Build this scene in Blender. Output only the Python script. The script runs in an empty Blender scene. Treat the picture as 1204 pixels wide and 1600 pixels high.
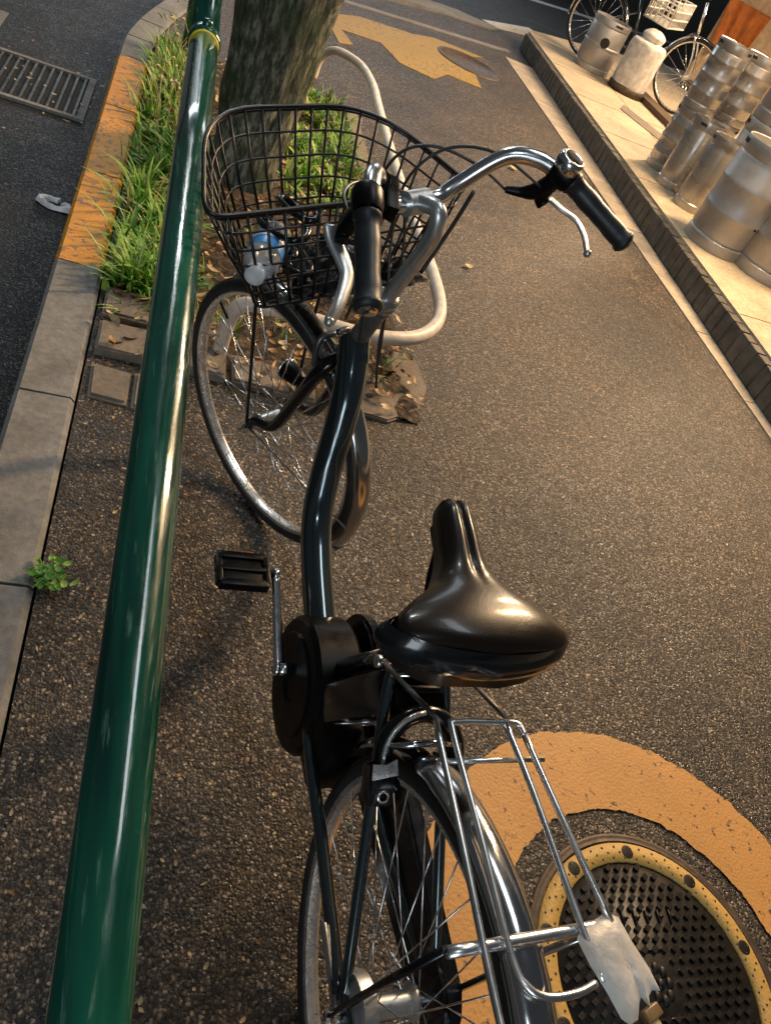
import bpy, bmesh, math, random
from mathutils import Vector, Matrix, noise
random.seed(7)
C = bpy.context.scene
col = C.collection
PI = math.pi

# ---------------------------------------------------------------- camera
cd = bpy.data.cameras.new('camera'); cam = bpy.data.objects.new('camera', cd); col.objects.link(cam)
RW = [(0.921, -0.139, 0.365), (0.156, -0.726, -0.670), (0.358, 0.674, -0.646)]   # rows: right, down, forward
cf = Vector(RW[2]).normalized(); cr = Vector(RW[0]); cr = (cr - cf * cr.dot(cf)).normalized(); cu = cr.cross(cf)
m = Matrix((cr, cu, -cf)).transposed().to_4x4(); m.translation = Vector((-0.444, -0.196, 1.367))
cam.matrix_world = m
cd.sensor_fit = 'HORIZONTAL'; cd.sensor_width = 36.0; cd.lens = 36.0 * 1184.6 / 1204.0
cd.clip_start = 0.02; cd.clip_end = 600
C.camera = cam

# ---------------------------------------------------------------- world and lamps
W = bpy.data.worlds.new('World'); C.world = W; W.use_nodes = True
nt = W.node_tree; nt.nodes.clear()
sky = nt.nodes.new('ShaderNodeTexSky'); sky.sky_type = 'NISHITA'; sky.sun_disc = False
sky.sun_elevation = math.radians(2); sky.sun_rotation = math.radians(200)
mixc = nt.nodes.new('ShaderNodeMix'); mixc.data_type = 'RGBA'; mixc.inputs[0].default_value = 0.85
mixc.inputs[7].default_value = (0.75, 0.80, 0.86, 1)
bg = nt.nodes.new('ShaderNodeBackground'); bg.inputs[1].default_value = 0.055
wo = nt.nodes.new('ShaderNodeOutputWorld')
nt.links.new(sky.outputs[0], mixc.inputs[6]); nt.links.new(mixc.outputs[2], bg.inputs[0]); nt.links.new(bg.outputs[0], wo.inputs[0])

def area(name, loc, target, size, sizey, power, color):
    l = bpy.data.lights.new(name, 'AREA'); l.shape = 'RECTANGLE'; l.size = size; l.size_y = sizey
    l.energy = power; l.color = color
    o = bpy.data.objects.new(name, l); col.objects.link(o); o.location = loc
    o.rotation_euler = (Vector(target) - Vector(loc)).to_track_quat('-Z', 'Y').to_euler()
    return o
# shop front lamps over the raised paving (warm) and street lamps over the road (cooler), plus added lights for highlights
area('shop_lamp', (3.3, 3.7, 3.0), (1.5, 2.9, 0), 0.25, 1.6, 285, (1.0, 0.68, 0.38))
area('shop_lamp', (5.1, 6.8, 2.9), (2.8, 5.8, 0), 0.25, 2.0, 330, (1.0, 0.72, 0.45))
area('cool_overhead_light', (-1.6, -2.4, 5.2), (0.0, 0.6, 0), 0.5, 0.25, 20, (0.82, 0.94, 1.0))
area('cool_overhead_light', (-1.0, 6.2, 5.0), (0.0, 2.4, 0), 0.45, 0.25, 78, (0.90, 0.96, 0.95))
area('added_highlight_light', (-3.2, -9.0, 2.3), (0.2, 0.6, 0.4), 2.6, 4.4, 260, (0.80, 0.92, 1.0))  # added unseen panel behind the camera, puts a streak on the frame tube
area('cool_overhead_light', (0.9, 1.9, 4.8), (0.5, 1.8, 0), 2.4, 0.7, 58, (0.90, 0.96, 1.0))  # added broad overhead light, brightens the rack rods and handlebar
area('added_highlight_light', (0.8, 16.0, 3.6), (0.4, 4.0, 0), 9.0, 2.2, 260, (0.84, 0.92, 1.0))  # added unseen panel far ahead for chrome and rail to reflect
C.view_settings.view_transform = 'Standard'; C.view_settings.look = 'None'
C.view_settings.exposure = 0.0; C.view_settings.gamma = 1.0

# ---------------------------------------------------------------- helpers
def link(name, bm, mat, parent=None, smooth=True, autos=None):
    me = bpy.data.meshes.new(name); bmesh.ops.recalc_face_normals(bm, faces=bm.faces); bm.to_mesh(me); bm.free()
    mats = mat if isinstance(mat, (list, tuple)) else [mat]
    for q in mats: me.materials.append(q)
    if smooth:
        for f in me.polygons: f.use_smooth = True
        if autos: me.set_sharp_from_angle(angle=math.radians(autos))
    o = bpy.data.objects.new(name, me); col.objects.link(o)
    if parent: o.parent = parent
    return o
def tag(o, label=None, cat=None, group=None, kind=None):
    for k, v in (('label', label), ('category', cat), ('group', group), ('kind', kind)):
        if v: o[k] = v
    return o
def empty(name, loc=(0, 0, 0), rz=0):
    o = bpy.data.objects.new(name, None); col.objects.link(o); o.location = loc; o.rotation_euler = (0, 0, rz)
    o.empty_display_size = 0.1
    return o
def copy_tree(o, parent=None):
    c = o.copy(); col.objects.link(c)
    if parent: c.parent = parent
    for ch in list(o.children): copy_tree(ch, c)
    return c
def cr_path(P, n=8, closed=False):
    P = [Vector(p) for p in P]; out = []; N = len(P)
    rng = N if closed else N - 1
    for i in range(rng):
        if closed: a, b, c, d = P[(i-1) % N], P[i], P[(i+1) % N], P[(i+2) % N]
        else: a, b, c, d = P[max(i-1, 0)], P[i], P[i+1], P[min(i+2, N-1)]
        for k in range(n):
            t = k / n
            out.append(0.5*((2*b) + (c-a)*t + (2*a-5*b+4*c-d)*t*t + (3*b-a-3*c+d)*t**3))
    if not closed: out.append(P[-1].copy())
    return out
def tube(bm, P, r, segs=10, closed=False, caps=True, flat=1.0, up=None):
    """sweep a circle of radius r (number or list) along P"""
    P = [Vector(p) for p in P]; N = len(P)
    R = r if isinstance(r, (list, tuple)) else [r]*N
    rings = []; prev = None
    for i in range(N):
        if closed: t = P[(i+1) % N] - P[(i-1) % N]
        else: t = P[min(i+1, N-1)] - P[max(i-1, 0)]
        t.normalize()
        if prev is None:
            u = Vector(up) if up else (Vector((0, 0, 1)) if abs(t.z) < 0.9 else Vector((1, 0, 0)))
        else: u = prev
        u = (u - t*u.dot(t)).normalized(); prev = u; v = t.cross(u)
        rings.append([bm.verts.new(P[i] + R[i]*(math.cos(2*PI*k/segs)*u*flat + math.sin(2*PI*k/segs)*v)) for k in range(segs)])
    for i in range(N if closed else N-1):
        a, b = rings[i], rings[(i+1) % N]
        for k in range(segs): bm.faces.new((a[k], a[(k+1) % segs], b[(k+1) % segs], b[k]))
    if caps and not closed: bm.faces.new(rings[0][::-1]); bm.faces.new(rings[-1])
def lathe(bm, prof, M=Matrix(), segs=24, mi=0):
    """prof: list of (radius, height) about local Z"""
    rings = []
    for r, h in prof:
        if r < 1e-5: rings.append([bm.verts.new(M @ Vector((0, 0, h)))])
        else: rings.append([bm.verts.new(M @ Vector((r*math.cos(2*PI*k/segs), r*math.sin(2*PI*k/segs), h))) for k in range(segs)])
    for a, b in zip(rings, rings[1:]):
        for k in range(segs):
            k2 = (k+1) % segs
            if len(a) == 1 and len(b) == 1: continue
            if len(a) == 1: f = bm.faces.new((a[0], b[k], b[k2]))
            elif len(b) == 1: f = bm.faces.new((a[k], b[0], a[k2]))
            else: f = bm.faces.new((a[k], a[k2], b[k2], b[k]))
            f.material_index = mi
def frame_z(o, z, x=(1, 0, 0)):
    z = Vector(z).normalized(); x = Vector(x)
    if abs(x.normalized().dot(z)) > 0.95: x = Vector((0, 1, 0))
    x = (x - z*x.dot(z)).normalized(); y = z.cross(x)
    M = Matrix((x, y, z)).transposed().to_4x4(); M.translation = Vector(o); return M
def box(bm, c, s, M=Matrix(), bev=0.0, mi=0):
    """centre c, full size s"""
    r = bmesh.ops.create_cube(bm, size=1.0)
    vs = r['verts']
    for v in vs: v.co = Vector((v.co.x*s[0], v.co.y*s[1], v.co.z*s[2])) + Vector(c)
    fs = list({f for v in vs for f in v.link_faces})
    for f in fs: f.material_index = mi
    if bev > 0:
        es = list({e for v in vs for e in v.link_edges})
        rr = bmesh.ops.bevel(bm, geom=es, offset=bev, segments=2, affect='EDGES', profile=0.6)
        vs = list({v for f in rr['faces'] for v in f.verts} | {v for v in vs if v.is_valid})
    for v in vs: v.co = M @ v.co
def sphere(bm, c, r, seg=12, M=Matrix()):
    rr = bmesh.ops.create_uvsphere(bm, u_segments=seg, v_segments=max(6, seg//2+2), radius=1.0)
    r = (r, r, r) if not isinstance(r, (list, tuple)) else r
    for v in rr['verts']: v.co = M @ (Vector((v.co.x*r[0], v.co.y*r[1], v.co.z*r[2])) + Vector(c))
def prism(bm, pts, z0, z1, M=Matrix(), mi=0):
    a = [bm.verts.new(M @ Vector((p[0], p[1], z0))) for p in pts]; b = [bm.verts.new(M @ Vector((p[0], p[1], z1))) for p in pts]
    n = len(pts)
    for f in [bm.faces.new(a[::-1]), bm.faces.new(b)] + [bm.faces.new((a[i], a[(i+1) % n], b[(i+1) % n], b[i])) for i in range(n)]: f.material_index = mi
def grid_sheet(bm, x0, x1, y0, y1, nx, ny, zf):
    V = [[bm.verts.new((x0+(x1-x0)*i/nx, y0+(y1-y0)*j/ny, zf(x0+(x1-x0)*i/nx, y0+(y1-y0)*j/ny))) for j in range(ny+1)] for i in range(nx+1)]
    for i in range(nx):
        for j in range(ny): bm.faces.new((V[i][j], V[i+1][j], V[i+1][j+1], V[i][j+1]))

# ---------------------------------------------------------------- materials
class MT:
    def __init__(s, name):
        s.m = bpy.data.materials.new(name); s.m.use_nodes = True; s.t = s.m.node_tree; s.n = s.t.nodes; s.l = s.t.links
        s.b = s.n['Principled BSDF']; s.co = s.n.new('ShaderNodeTexCoord').outputs['Object']
    def N(s, typ, **kw):
        n = s.n.new(typ)
        for k, v in kw.items():
            if k.startswith('i_'): n.inputs[k[2:].replace('_', ' ')].default_value = v
            else: setattr(n, k, v)
        return n
    def noise(s, scale, detail=4, rough=0.55, src=None):
        n = s.N('ShaderNodeTexNoise'); n.inputs['Scale'].default_value = scale; n.inputs['Detail'].default_value = detail
        n.inputs['Roughness'].default_value = rough; s.l.new(src or s.co, n.inputs['Vector']); return n.outputs['Fac']
    def vor(s, scale, feat='F1', out='Distance', src=None):
        n = s.N('ShaderNodeTexVoronoi', feature=feat); n.inputs['Scale'].default_value = scale
        s.l.new(src or s.co, n.inputs['Vector']); return n.outputs[out]
    def ramp(s, fac, stops, interp='LINEAR'):
        n = s.N('ShaderNodeValToRGB'); e = n.color_ramp; e.interpolation = interp
        while len(e.elements) < len(stops): e.elements.new(0.5)
        for el, (p, c) in zip(e.elements, stops): el.position = p; el.color = (*c, 1) if len(c) == 3 else c
        s.l.new(fac, n.inputs[0]); return n.outputs[0]
    def mix(s, fac, a, b, mode='MIX'):
        n = s.N('ShaderNodeMix', data_type='RGBA', blend_type=mode)
        for i, v in ((0, fac), (6, a), (7, b)):
            if isinstance(v, bpy.types.NodeSocket): s.l.new(v, n.inputs[i])
            elif isinstance(v, (int, float)): n.inputs[i].default_value = v
            else: n.inputs[i].default_value = (*v, 1)
        return n.outputs[2]
    def math(s, op, a, b=0.0):
        n = s.N('ShaderNodeMath', operation=op)
        for i, v in ((0, a), (1, b)):
            if isinstance(v, bpy.types.NodeSocket): s.l.new(v, n.inputs[i])
            else: n.inputs[i].default_value = v
        return n.outputs[0]
    def set(s, color=None, rough=None, metal=None, **kw):
        for k, v in (('Base Color', color), ('Roughness', rough), ('Metallic', metal)):
            if v is None: continue
            if isinstance(v, bpy.types.NodeSocket): s.l.new(v, s.b.inputs[k])
            elif isinstance(v, (int, float)): s.b.inputs[k].default_value = v
            else: s.b.inputs[k].default_value = (*v, 1)
        for k, v in kw.items():
            k = k.replace('_', ' ')
            if isinstance(v, bpy.types.NodeSocket): s.l.new(v, s.b.inputs[k])
            else: s.b.inputs[k].default_value = v
        return s
    def bump(s, h, strength=0.5, dist=0.002, chain=None):
        n = s.N('ShaderNodeBump'); n.inputs['Strength'].default_value = strength; n.inputs['Distance'].default_value = dist
        s.l.new(h, n.inputs['Height'])
        if chain is not None: s.l.new(chain, n.inputs['Normal'])
        s.l.new(n.outputs[0], s.b.inputs['Normal']); return n.outputs[0]

def simple(name, color, rough=0.5, metal=0.0, nscale=40, var=0.25, bump=0.0, bscale=300, dist=0.0005, rvar=0.12, **kw):
    t = MT(name); nf = t.noise(nscale, 5)
    dk = tuple(c*(1-var) for c in color); lt = tuple(min(1, c*(1+var)) for c in color)
    t.set(t.ramp(nf, [(0.3, dk), (0.7, lt)]), t.ramp(t.noise(nscale*0.6, 6, 0.7), [(0.25, (max(0, rough-rvar),)*3), (0.75, (min(1, rough+rvar),)*3)]), metal, **kw)
    if bump: t.bump(t.noise(bscale, 3), bump, dist)
    return t.m

def asphalt(name, a, b, wet=0.0):
    t = MT(name)
    wn = t.N('ShaderNodeTexNoise'); wn.inputs['Scale'].default_value = 90; t.l.new(t.co, wn.inputs['Vector'])
    vm = t.N('ShaderNodeVectorMath', operation='SCALE'); vm.inputs['Scale'].default_value = 0.011; t.l.new(wn.outputs['Color'], vm.inputs[0])
    va = t.N('ShaderNodeVectorMath', operation='ADD'); t.l.new(t.co, va.inputs[0]); t.l.new(vm.outputs[0], va.inputs[1])
    cell = t.vor(165, out='Color', src=va.outputs[0]); d = t.vor(165, src=va.outputs[0]); bign = t.noise(1.3, 4); mid = t.noise(7, 6, 0.7)
    sep = t.N('ShaderNodeSeparateColor'); t.l.new(cell, sep.inputs[0])
    stone = t.ramp(sep.outputs[0], [(0.0, a), (0.55, b), (0.84, tuple(min(1, c*1.7) for c in b)), (0.955, tuple(min(1, c*4.6) for c in b))])
    crack = t.ramp(d, [(0.30, (1, 1, 1)), (0.62, (0.28, 0.27, 0.26))])
    c = t.mix(1.0, stone, crack, 'MULTIPLY')
    c = t.mix(1.0, c, t.ramp(bign, [(0.34, (0.60, 0.62, 0.66)), (0.5, (1.0, .97, .94)), (0.66, (1.2, 1.12, 1.02))]), 'MULTIPLY')
    c = t.mix(1.0, c, t.ramp(mid, [(0.3, (0.62, 0.63, 0.66)), (0.7, (1.25, 1.22, 1.18))]), 'MULTIPLY')
    t.set(c, t.ramp(t.math('ADD', mid, sep.outputs[1]), [(0.5, (0.32-wet,)*3), (1.3, (0.72-wet,)*3)]), 0.0)
    h = t.math('ADD', t.math('MULTIPLY', d, -1.0), t.math('MULTIPLY', sep.outputs[2], 0.9))
    t.bump(h, 0.85, 0.0028)
    return t.m
M = {}
M['asphalt'] = asphalt('footpath_asphalt', (0.014, 0.010, 0.008), (0.088, 0.068, 0.049))
M['road'] = asphalt('road_asphalt', (0.0025, 0.0025, 0.003), (0.009, 0.0085, 0.009), 0.0)
def concrete(name, base, sc=1.0, stain=0.35):
    t = MT(name); n1 = t.noise(6*sc, 6, 0.65); n2 = t.noise(60*sc, 4); v = t.vor(260*sc)
    c = t.ramp(n1, [(0.3, tuple(q*(1-stain) for q in base)), (0.72, tuple(min(1, q*1.15) for q in base))])
    c = t.mix(1.0, c, t.ramp(n2, [(0.35, (0.8,)*3), (0.65, (1.1,)*3)]), 'MULTIPLY')
    c = t.mix(1.0, c, t.ramp(v, [(0.08, (0.6,)*3), (0.25, (1,)*3)]), 'MULTIPLY')
    t.set(c, 0.82, 0.0); t.bump(t.math('ADD', n2, t.math('MULTIPLY', v, 0.5)), 0.5, 0.002); return t.m
M['kerb'] = concrete('kerb_concrete', (0.25, 0.238, 0.225))
M['gutter'] = concrete('gutter_concrete', (0.42, 0.35, 0.27))
M['pit_stone'] = concrete('pit_stone', (0.21, 0.17, 0.13))
def paint(name, base, under, thr=0.62, sc=1.0):
    t = MT(name); n1 = t.noise(55*sc, 6, 0.7); n2 = t.noise(5*sc, 4); v = t.vor(140)
    c = t.ramp(n2, [(0.3, tuple(q*0.82 for q in base)), (0.7, base)])
    worn = t.ramp(t.math('ADD', n1, t.math('MULTIPLY', n2, 0.22)), [(thr, (0,)*3), (thr+0.05, (1,)*3)])
    c = t.mix(worn, c, under); t.set(c, 0.6, 0.0)
    t.bump(t.math('ADD', t.math('MULTIPLY', v, -1.2), t.math('MULTIPLY', n1, 0.4)), 0.4, 0.0016); return t.m
M['yellow_kerb'] = paint('yellow_kerb_paint', (0.72, 0.30, 0.010), (0.20, 0.13, 0.07), 0.64, 0.7)
M['ring_paint'] = paint('orange_paint', (0.58, 0.285, 0.075), (0.05, 0.04, 0.033), 0.705)
M['yellow_paint'] = paint('yellow_marking_paint', (0.36, 0.21, 0.008), (0.12, 0.09, 0.055), 0.66, 0.4)
M['white_line'] = paint('white_line_paint', (0.55, 0.55, 0.55), (0.15, 0.15, 0.15), 0.72, 0.4)
M['paving'] = concrete('paving_slab', (0.48, 0.39, 0.27), 0.7, 0.25)
M['step_face'] = simple('dark_step_face', (0.085, 0.052, 0.03), 0.7, nscale=12)
def brick():
    t = MT('dark_block_face'); n = t.noise(14, 5); r = t.vor(6, out='Color'); s = t.N('ShaderNodeSeparateColor'); t.l.new(r, s.inputs[0])
    c = t.ramp(n, [(0.3, (0.05, 0.043, 0.033)), (0.7, (0.115, 0.10, 0.082))])
    t.set(t.mix(0.5, c, t.mix(1.0, c, t.ramp(s.outputs[0], [(0, (0.6,)*3), (1, (1.3,)*3)]), 'MULTIPLY')), 0.8); t.bump(t.noise(60, 5), 0.7, 0.004); return t.m
M['block'] = brick()
M['soil'] = (lambda t: (t.set(t.mix(1.0, t.ramp(t.noise(26, 7, 0.7), [(0.3, (0.035, 0.024, 0.015)), (0.55, (0.10, 0.065, 0.038)), (0.75, (0.20, 0.14, 0.08))]), t.ramp(t.vor(70, out='Distance'), [(0.1, (1.2,)*3), (0.6, (0.5,)*3)]), 'MULTIPLY'), 0.9), t.bump(t.noise(70, 6), 0.9, 0.01), t.m)[-1])(MT('soil'))
def leafmat(name, a, b, tr=0.25):
    t = MT(name); n = t.noise(7, 3); n2 = t.noise(60, 3)
    t.set(t.mix(0.5, t.ramp(n, [(0.35, a), (0.65, b)]), t.ramp(n2, [(0.35, a), (0.65, b)])), 0.5)
    t.b.inputs['Transmission Weight'].default_value = 0.0
    t.b.inputs['Subsurface Weight'].default_value = 0.0
    return t.m
M['grass_a'] = leafmat('grass_green', (0.05, 0.18, 0.018), (0.17, 0.40, 0.04))
M['grass_b'] = leafmat('grass_lime', (0.17, 0.34, 0.03), (0.38, 0.50, 0.08))
M['grass_c'] = leafmat('grass_straw', (0.35, 0.30, 0.12), (0.55, 0.48, 0.25))
M['leaf_a'] = leafmat('dead_leaf_brown', (0.10, 0.045, 0.015), (0.36, 0.17, 0.045))
M['leaf_b'] = leafmat('dead_leaf_tan', (0.35, 0.24, 0.11), (0.55, 0.42, 0.22))
def bark():
    t = MT('bark'); mp = t.N('ShaderNodeMapping'); mp.inputs['Scale'].default_value = (1, 1, 0.28); t.l.new(t.co, mp.inputs[0])
    n = t.noise(48, 8, 0.75, mp.outputs[0]); v = t.vor(34, src=mp.outputs[0]); g = t.noise(5, 4)
    c = t.ramp(n, [(0.36, (0.018, 0.019, 0.013)), (0.48, (0.085, 0.088, 0.065)), (0.60, (0.36, 0.36, 0.29))])
    c = t.mix(t.ramp(g, [(0.42, (0,)*3), (0.62, (0.75,)*3)]), c, (0.035, 0.06, 0.018))
    t.set(c, 0.85); t.bump(t.math('ADD', n, t.math('MULTIPLY', v, -1.0)), 1.0, 0.016); return t.m
M['bark'] = bark()
M['chrome'] = simple('chrome', (0.74, 0.74, 0.75), 0.20, 1.0, 60, 0.08, rvar=0.07)
M['rack'] = simple('rack_steel', (0.80, 0.80, 0.80), 0.30, 1.0, 60, 0.08, rvar=0.07)
M['fender_steel'] = simple('stainless_fender', (0.60, 0.60, 0.61), 0.14, 1.0, 30, 0.08, rvar=0.06)
M['alloy'] = simple('satin_aluminium', (0.55, 0.56, 0.56), 0.36, 0.85, 50, 0.1)
M['rim'] = simple('alloy_rim', (0.75, 0.74, 0.73), 0.28, 0.85, 60, 0.15)
M['frame'] = (lambda t: (t.set((0.058, 0.080, 0.090), 0.18, 0.80, Coat_Weight=1.0, Coat_Roughness=0.05), t.m)[-1])(MT('dark_teal_frame_paint'))
M['blackp'] = simple('black_plastic', (0.003, 0.003, 0.0035), 0.33, bump=0.2, bscale=600, Specular_IOR_Level=0.14)
M['blackg'] = simple('gloss_black_plastic', (0.006, 0.006, 0.008), 0.18)
M['rubber'] = simple('tyre_rubber', (0.016, 0.015, 0.015), 0.62, bump=0.5, bscale=500, dist=0.001)
M['griprub'] = simple('grip_rubber', (0.011, 0.013, 0.015), 0.46, bump=0.3, bscale=400)
M['wire'] = simple('black_coated_wire', (0.010, 0.009, 0.009), 0.35)
M['cable'] = simple('brake_cable_black', (0.014, 0.014, 0.014), 0.4)
M['leather'] = (lambda t: (t.set((0.010, 0.006, 0.004), t.ramp(t.noise(30, 6, 0.7), [(0.3, (0.28,)*3), (0.7, (0.36,)*3)]), 0.0, Coat_Weight=0.22, Coat_Roughness=0.12, Specular_IOR_Level=0.22), t.bump(t.vor(420), 0.12, 0.0008), t.m)[-1])(MT('saddle_vinyl'))
M['bumper'] = simple('saddle_bumper_gloss', (0.006, 0.008, 0.010), 0.16)
def railmat():
    t = MT('green_rail_paint'); s = t.noise(35, 6, 0.7)
    mp = t.N('ShaderNodeMapping'); mp.inputs['Scale'].default_value = (1, 0.012, 1); t.l.new(t.co, mp.inputs[0])
    st_ = t.noise(150, 4, 0.6, mp.outputs[0]); wide = t.noise(45, 2, 0.5, mp.outputs[0]); n = t.noise(3, 5)
    c = t.ramp(n, [(0.3, (0.003, 0.058, 0.038)), (0.7, (0.006, 0.092, 0.060))])
    c = t.mix(1.0, c, t.ramp(wide, [(0.35, (0.45, 0.5, 0.55)), (0.65, (1.25, 1.2, 1.15))]), 'MULTIPLY')
    c = t.mix(t.ramp(st_, [(0.60, (0,)*3), (0.68, (0.55,)*3)]), c, (0.09, 0.20, 0.15))  # pale lengthwise streaks put highlights into the paint colour
    c = t.mix(t.ramp(s, [(0.66, (0,)*3), (0.72, (0.75,)*3)]), c, (0.05, 0.07, 0.05))
    t.set(c, t.ramp(st_, [(0.3, (0.10,)*3), (0.7, (0.30,)*3)]), 0.0, Coat_Weight=0.7, Coat_Roughness=0.05)
    t.bump(t.math('ADD', wide, t.math('MULTIPLY', st_, 0.4)), 0.35, 0.0025); return t.m
M['rail'] = railmat()
M['yellow_band'] = simple('yellow_reflective_band', (0.75, 0.62, 0.03), 0.35)
M['hoop'] = simple('pale_hoop_paint', (0.70, 0.60, 0.50), 0.45, nscale=25, var=0.2, bump=0.2, bscale=60)
def keg(name, col_, rough):
    t = MT(name); mp = t.N('ShaderNodeMapping'); mp.inputs['Scale'].default_value = (1, 1, 3); t.l.new(t.co, mp.inputs[0])
    n = t.noise(5, 3, 0.5, mp.outputs[0]); g = t.noise(4, 5)
    t.set(t.ramp(g, [(0.3, tuple(q*0.72 for q in col_)), (0.7, col_)]), t.ramp(n, [(0.3, (rough-0.08,)*3), (0.7, (rough+0.12,)*3)]), 0.70)
    t.bump(n, 0.04, 0.0006); return t.m
M['keg'] = keg('brushed_keg_steel', (0.50, 0.48, 0.46), 0.50)
M['kegb'] = keg('bright_keg_steel', (0.44, 0.42, 0.40), 0.30)
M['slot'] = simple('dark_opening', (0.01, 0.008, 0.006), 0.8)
M['iron'] = simple('cast_iron', (0.016, 0.014, 0.013), 0.45, 0.4, 40, 0.4, bump=0.4, bscale=200, dist=0.001)
M['iron_rust'] = simple('rusty_iron_ring', (0.075, 0.052, 0.036), 0.6, 0.3, 25, 0.45, bump=0.5, bscale=160, dist=0.001)
M['wrap'] = (lambda t: (t.set(t.ramp(t.noise(18, 5), [(0.3, (0.40, 0.37, 0.33)), (0.7, (0.70, 0.67, 0.62))]), 0.42, 0.0), t.bump(t.noise(45, 4), 0.5, 0.004), t.m)[-1])(MT('torn_white_plastic'))
M['tape'] = simple('brown_tape', (0.20, 0.12, 0.05), 0.4)
M['pet'] = (lambda t: (t.set((0.8, 0.82, 0.85), 0.08, 0.0, Alpha=0.34), t.m)[-1])(MT('clear_bottle_plastic'))
M['label_blue'] = simple('blue_label_print', (0.07, 0.36, 0.85), 0.35, nscale=30, var=0.15)
M['white'] = simple('white_plastic', (0.72, 0.73, 0.75), 0.35)
M['blackfab'] = simple('black_nylon', (0.014, 0.013, 0.016), 0.5, nscale=80, var=0.4, bump=0.6, bscale=90, dist=0.003)
M['wall'] = concrete('shop_wall_plaster', (0.50, 0.37, 0.23), 0.3, 0.15)
M['orange'] = simple('orange_cloth', (0.65, 0.22, 0.05), 0.6, nscale=14)
M['crate'] = simple('white_crate_plastic', (0.66, 0.62, 0.55), 0.5, nscale=12)
M['grate'] = simple('galvanised_grate', (0.045, 0.045, 0.04), 0.5, 0.5, 30, 0.4)

# ================================================================ SETTING
def struct(o): o['kind'] = 'structure'; return o
bm = bmesh.new(); grid_sheet(bm, -150, 250, -100, 400, 8, 8, lambda x, y: -0.12)
struct(link('road', bm, M['road'], smooth=False))
FX = lambda y: 2.235 + 0.0815*y          # foot of the raised paving's face
GX = lambda y: 2.262 + 0.038*y           # inner edge of the gutter strip
KX = lambda y: -0.52 if y < 4.3 else -0.52 + 0.16*(y-4.3)**1.5
# footpath body
bm = bmesh.new()
ys = [-6, 1.2] + [1.44, 1.62, 2.0, 4.2, 4.6, 4.9, 5.2, 5.5, 5.9, 6.3, 6.8, 7.3]
left = [(KX(y), y) for y in ys]
right = [(GX(7.95), 7.95), (GX(-6), -6)]
prism(bm, left + [(1.1, 7.3)] + right, -0.3, 0.0)
struct(link('footpath', bm, M['asphalt'], smooth=False))
# apron of the footpath towards the side street, darker and crossed by a groove
bm = bmesh.new(); prism(bm, [(-0.2, 6.6), (2.3, 6.9), (2.9, 7.5), (3.05, 8.30), (3.3, 9.45), (1.3, 8.05), (0.5, 7.5)], -0.3, -0.006)
struct(link('path_apron', bm, M['asphalt'], smooth=False))
bm = bmesh.new(); prism(bm, [(0.4, 7.02), (1.1, 7.37), (2.55, 8.02), (2.72, 8.12), (2.7, 8.2), (2.5, 8.09), (1.05, 7.44), (0.36, 7.09)], -0.05, 0.002)
struct(link('groove_kerb', bm, M['kerb'], smooth=False))
bm = bmesh.new(); prism(bm, [(0.6, 7.68), (1.65, 8.42), (2.70, 8.86), (2.85, 9.06), (2.35, 9.1), (1.5, 8.75), (0.4, 7.95)], -0.2, 0.01)
struct(link('far_kerb', bm, M['kerb'], smooth=False))
bm = bmesh.new(); prism(bm, [(2.72, 9.06), (3.55, 9.86), (3.5, 9.95), (2.65, 9.15)], -0.2, 0.012)
struct(link('edge_line', bm, M['white_line'], smooth=False))
bm = bmesh.new()
for (a, b) in (((3.5, 12.6), (9.5, 16.9)),):
    prism(bm, [a, b, (b[0]-0.1, b[1]+0.14), (a[0]-0.1, a[1]+0.14)], -0.125, -0.115)
struct(link('road_line', bm, M['white_line'], smooth=False))
# roadside kerb: stones about 0.6 m long; some painted yellow
def kerb_stone(bm, y0, y1, mi):
    g = 0.004; n = 3; P = []
    L = []; Rr = []
    for k in range(n+1):
        y = y0+g + (y1-y0-2*g)*k/n; x = KX(y); dx = (KX(y+0.01)-x)/0.01; nl = math.hypot(1, dx); nx, ny = -1/nl, dx/nl
        L.append((x+nx*0.148, y+ny*0.148)); Rr.append((x+nx*0.006, y+ny*0.006))
    pts = Rr + L[::-1]
    z1 = 0.012
    a = [bm.verts.new((p[0], p[1], -0.3)) for p in pts]; b = [bm.verts.new((p[0], p[1], z1-0.012)) for p in pts]
    cx = [(R_[0]+l_[0])/2 for R_, l_ in zip(Rr, L)]; cy = [(R_[1]+l_[1])/2 for R_, l_ in zip(Rr, L)]
    inner = []
    for i, p in enumerate(pts):
        j = i if i <= n else 2*n+1-i
        inner.append((p[0]+(cx[j]-p[0])*0.16, p[1]+(cy[j]-p[1])*0.16))
    c = [bm.verts.new((p[0], p[1], z1+random.uniform(-.001, .001))) for p in inner]
    N_ = len(pts)
    for lo, hi in ((a, b), (b, c)):
        for i in range(N_): bm.faces.new((lo[i], lo[(i+1) % N_], hi[(i+1) % N_], hi[i])).material_index = mi
    for i in range(n): bm.faces.new((c[i], c[i+1], c[N_-2-i], c[N_-1-i])).material_index = mi
bm = bmesh.new(); y = -5.0
edges = [-5.4, -4.8, -4.2, -3.6, -3.0, -2.4, -1.8, -1.2, -0.5, 0.2, 0.83, 1.44, 2.09, 2.75, 3.42, 4.08, 4.4, 4.72, 5.05, 5.4, 5.8, 6.2, 6.6, 7.0, 7.4]
for a_, b_ in zip(edges, edges[1:]): kerb_stone(bm, a_, b_, 1 if 2.0 < a_ < 4.0 else 0)
struct(link('kerb', bm, [M['kerb'], M['yellow_kerb']], smooth=False))
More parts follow.
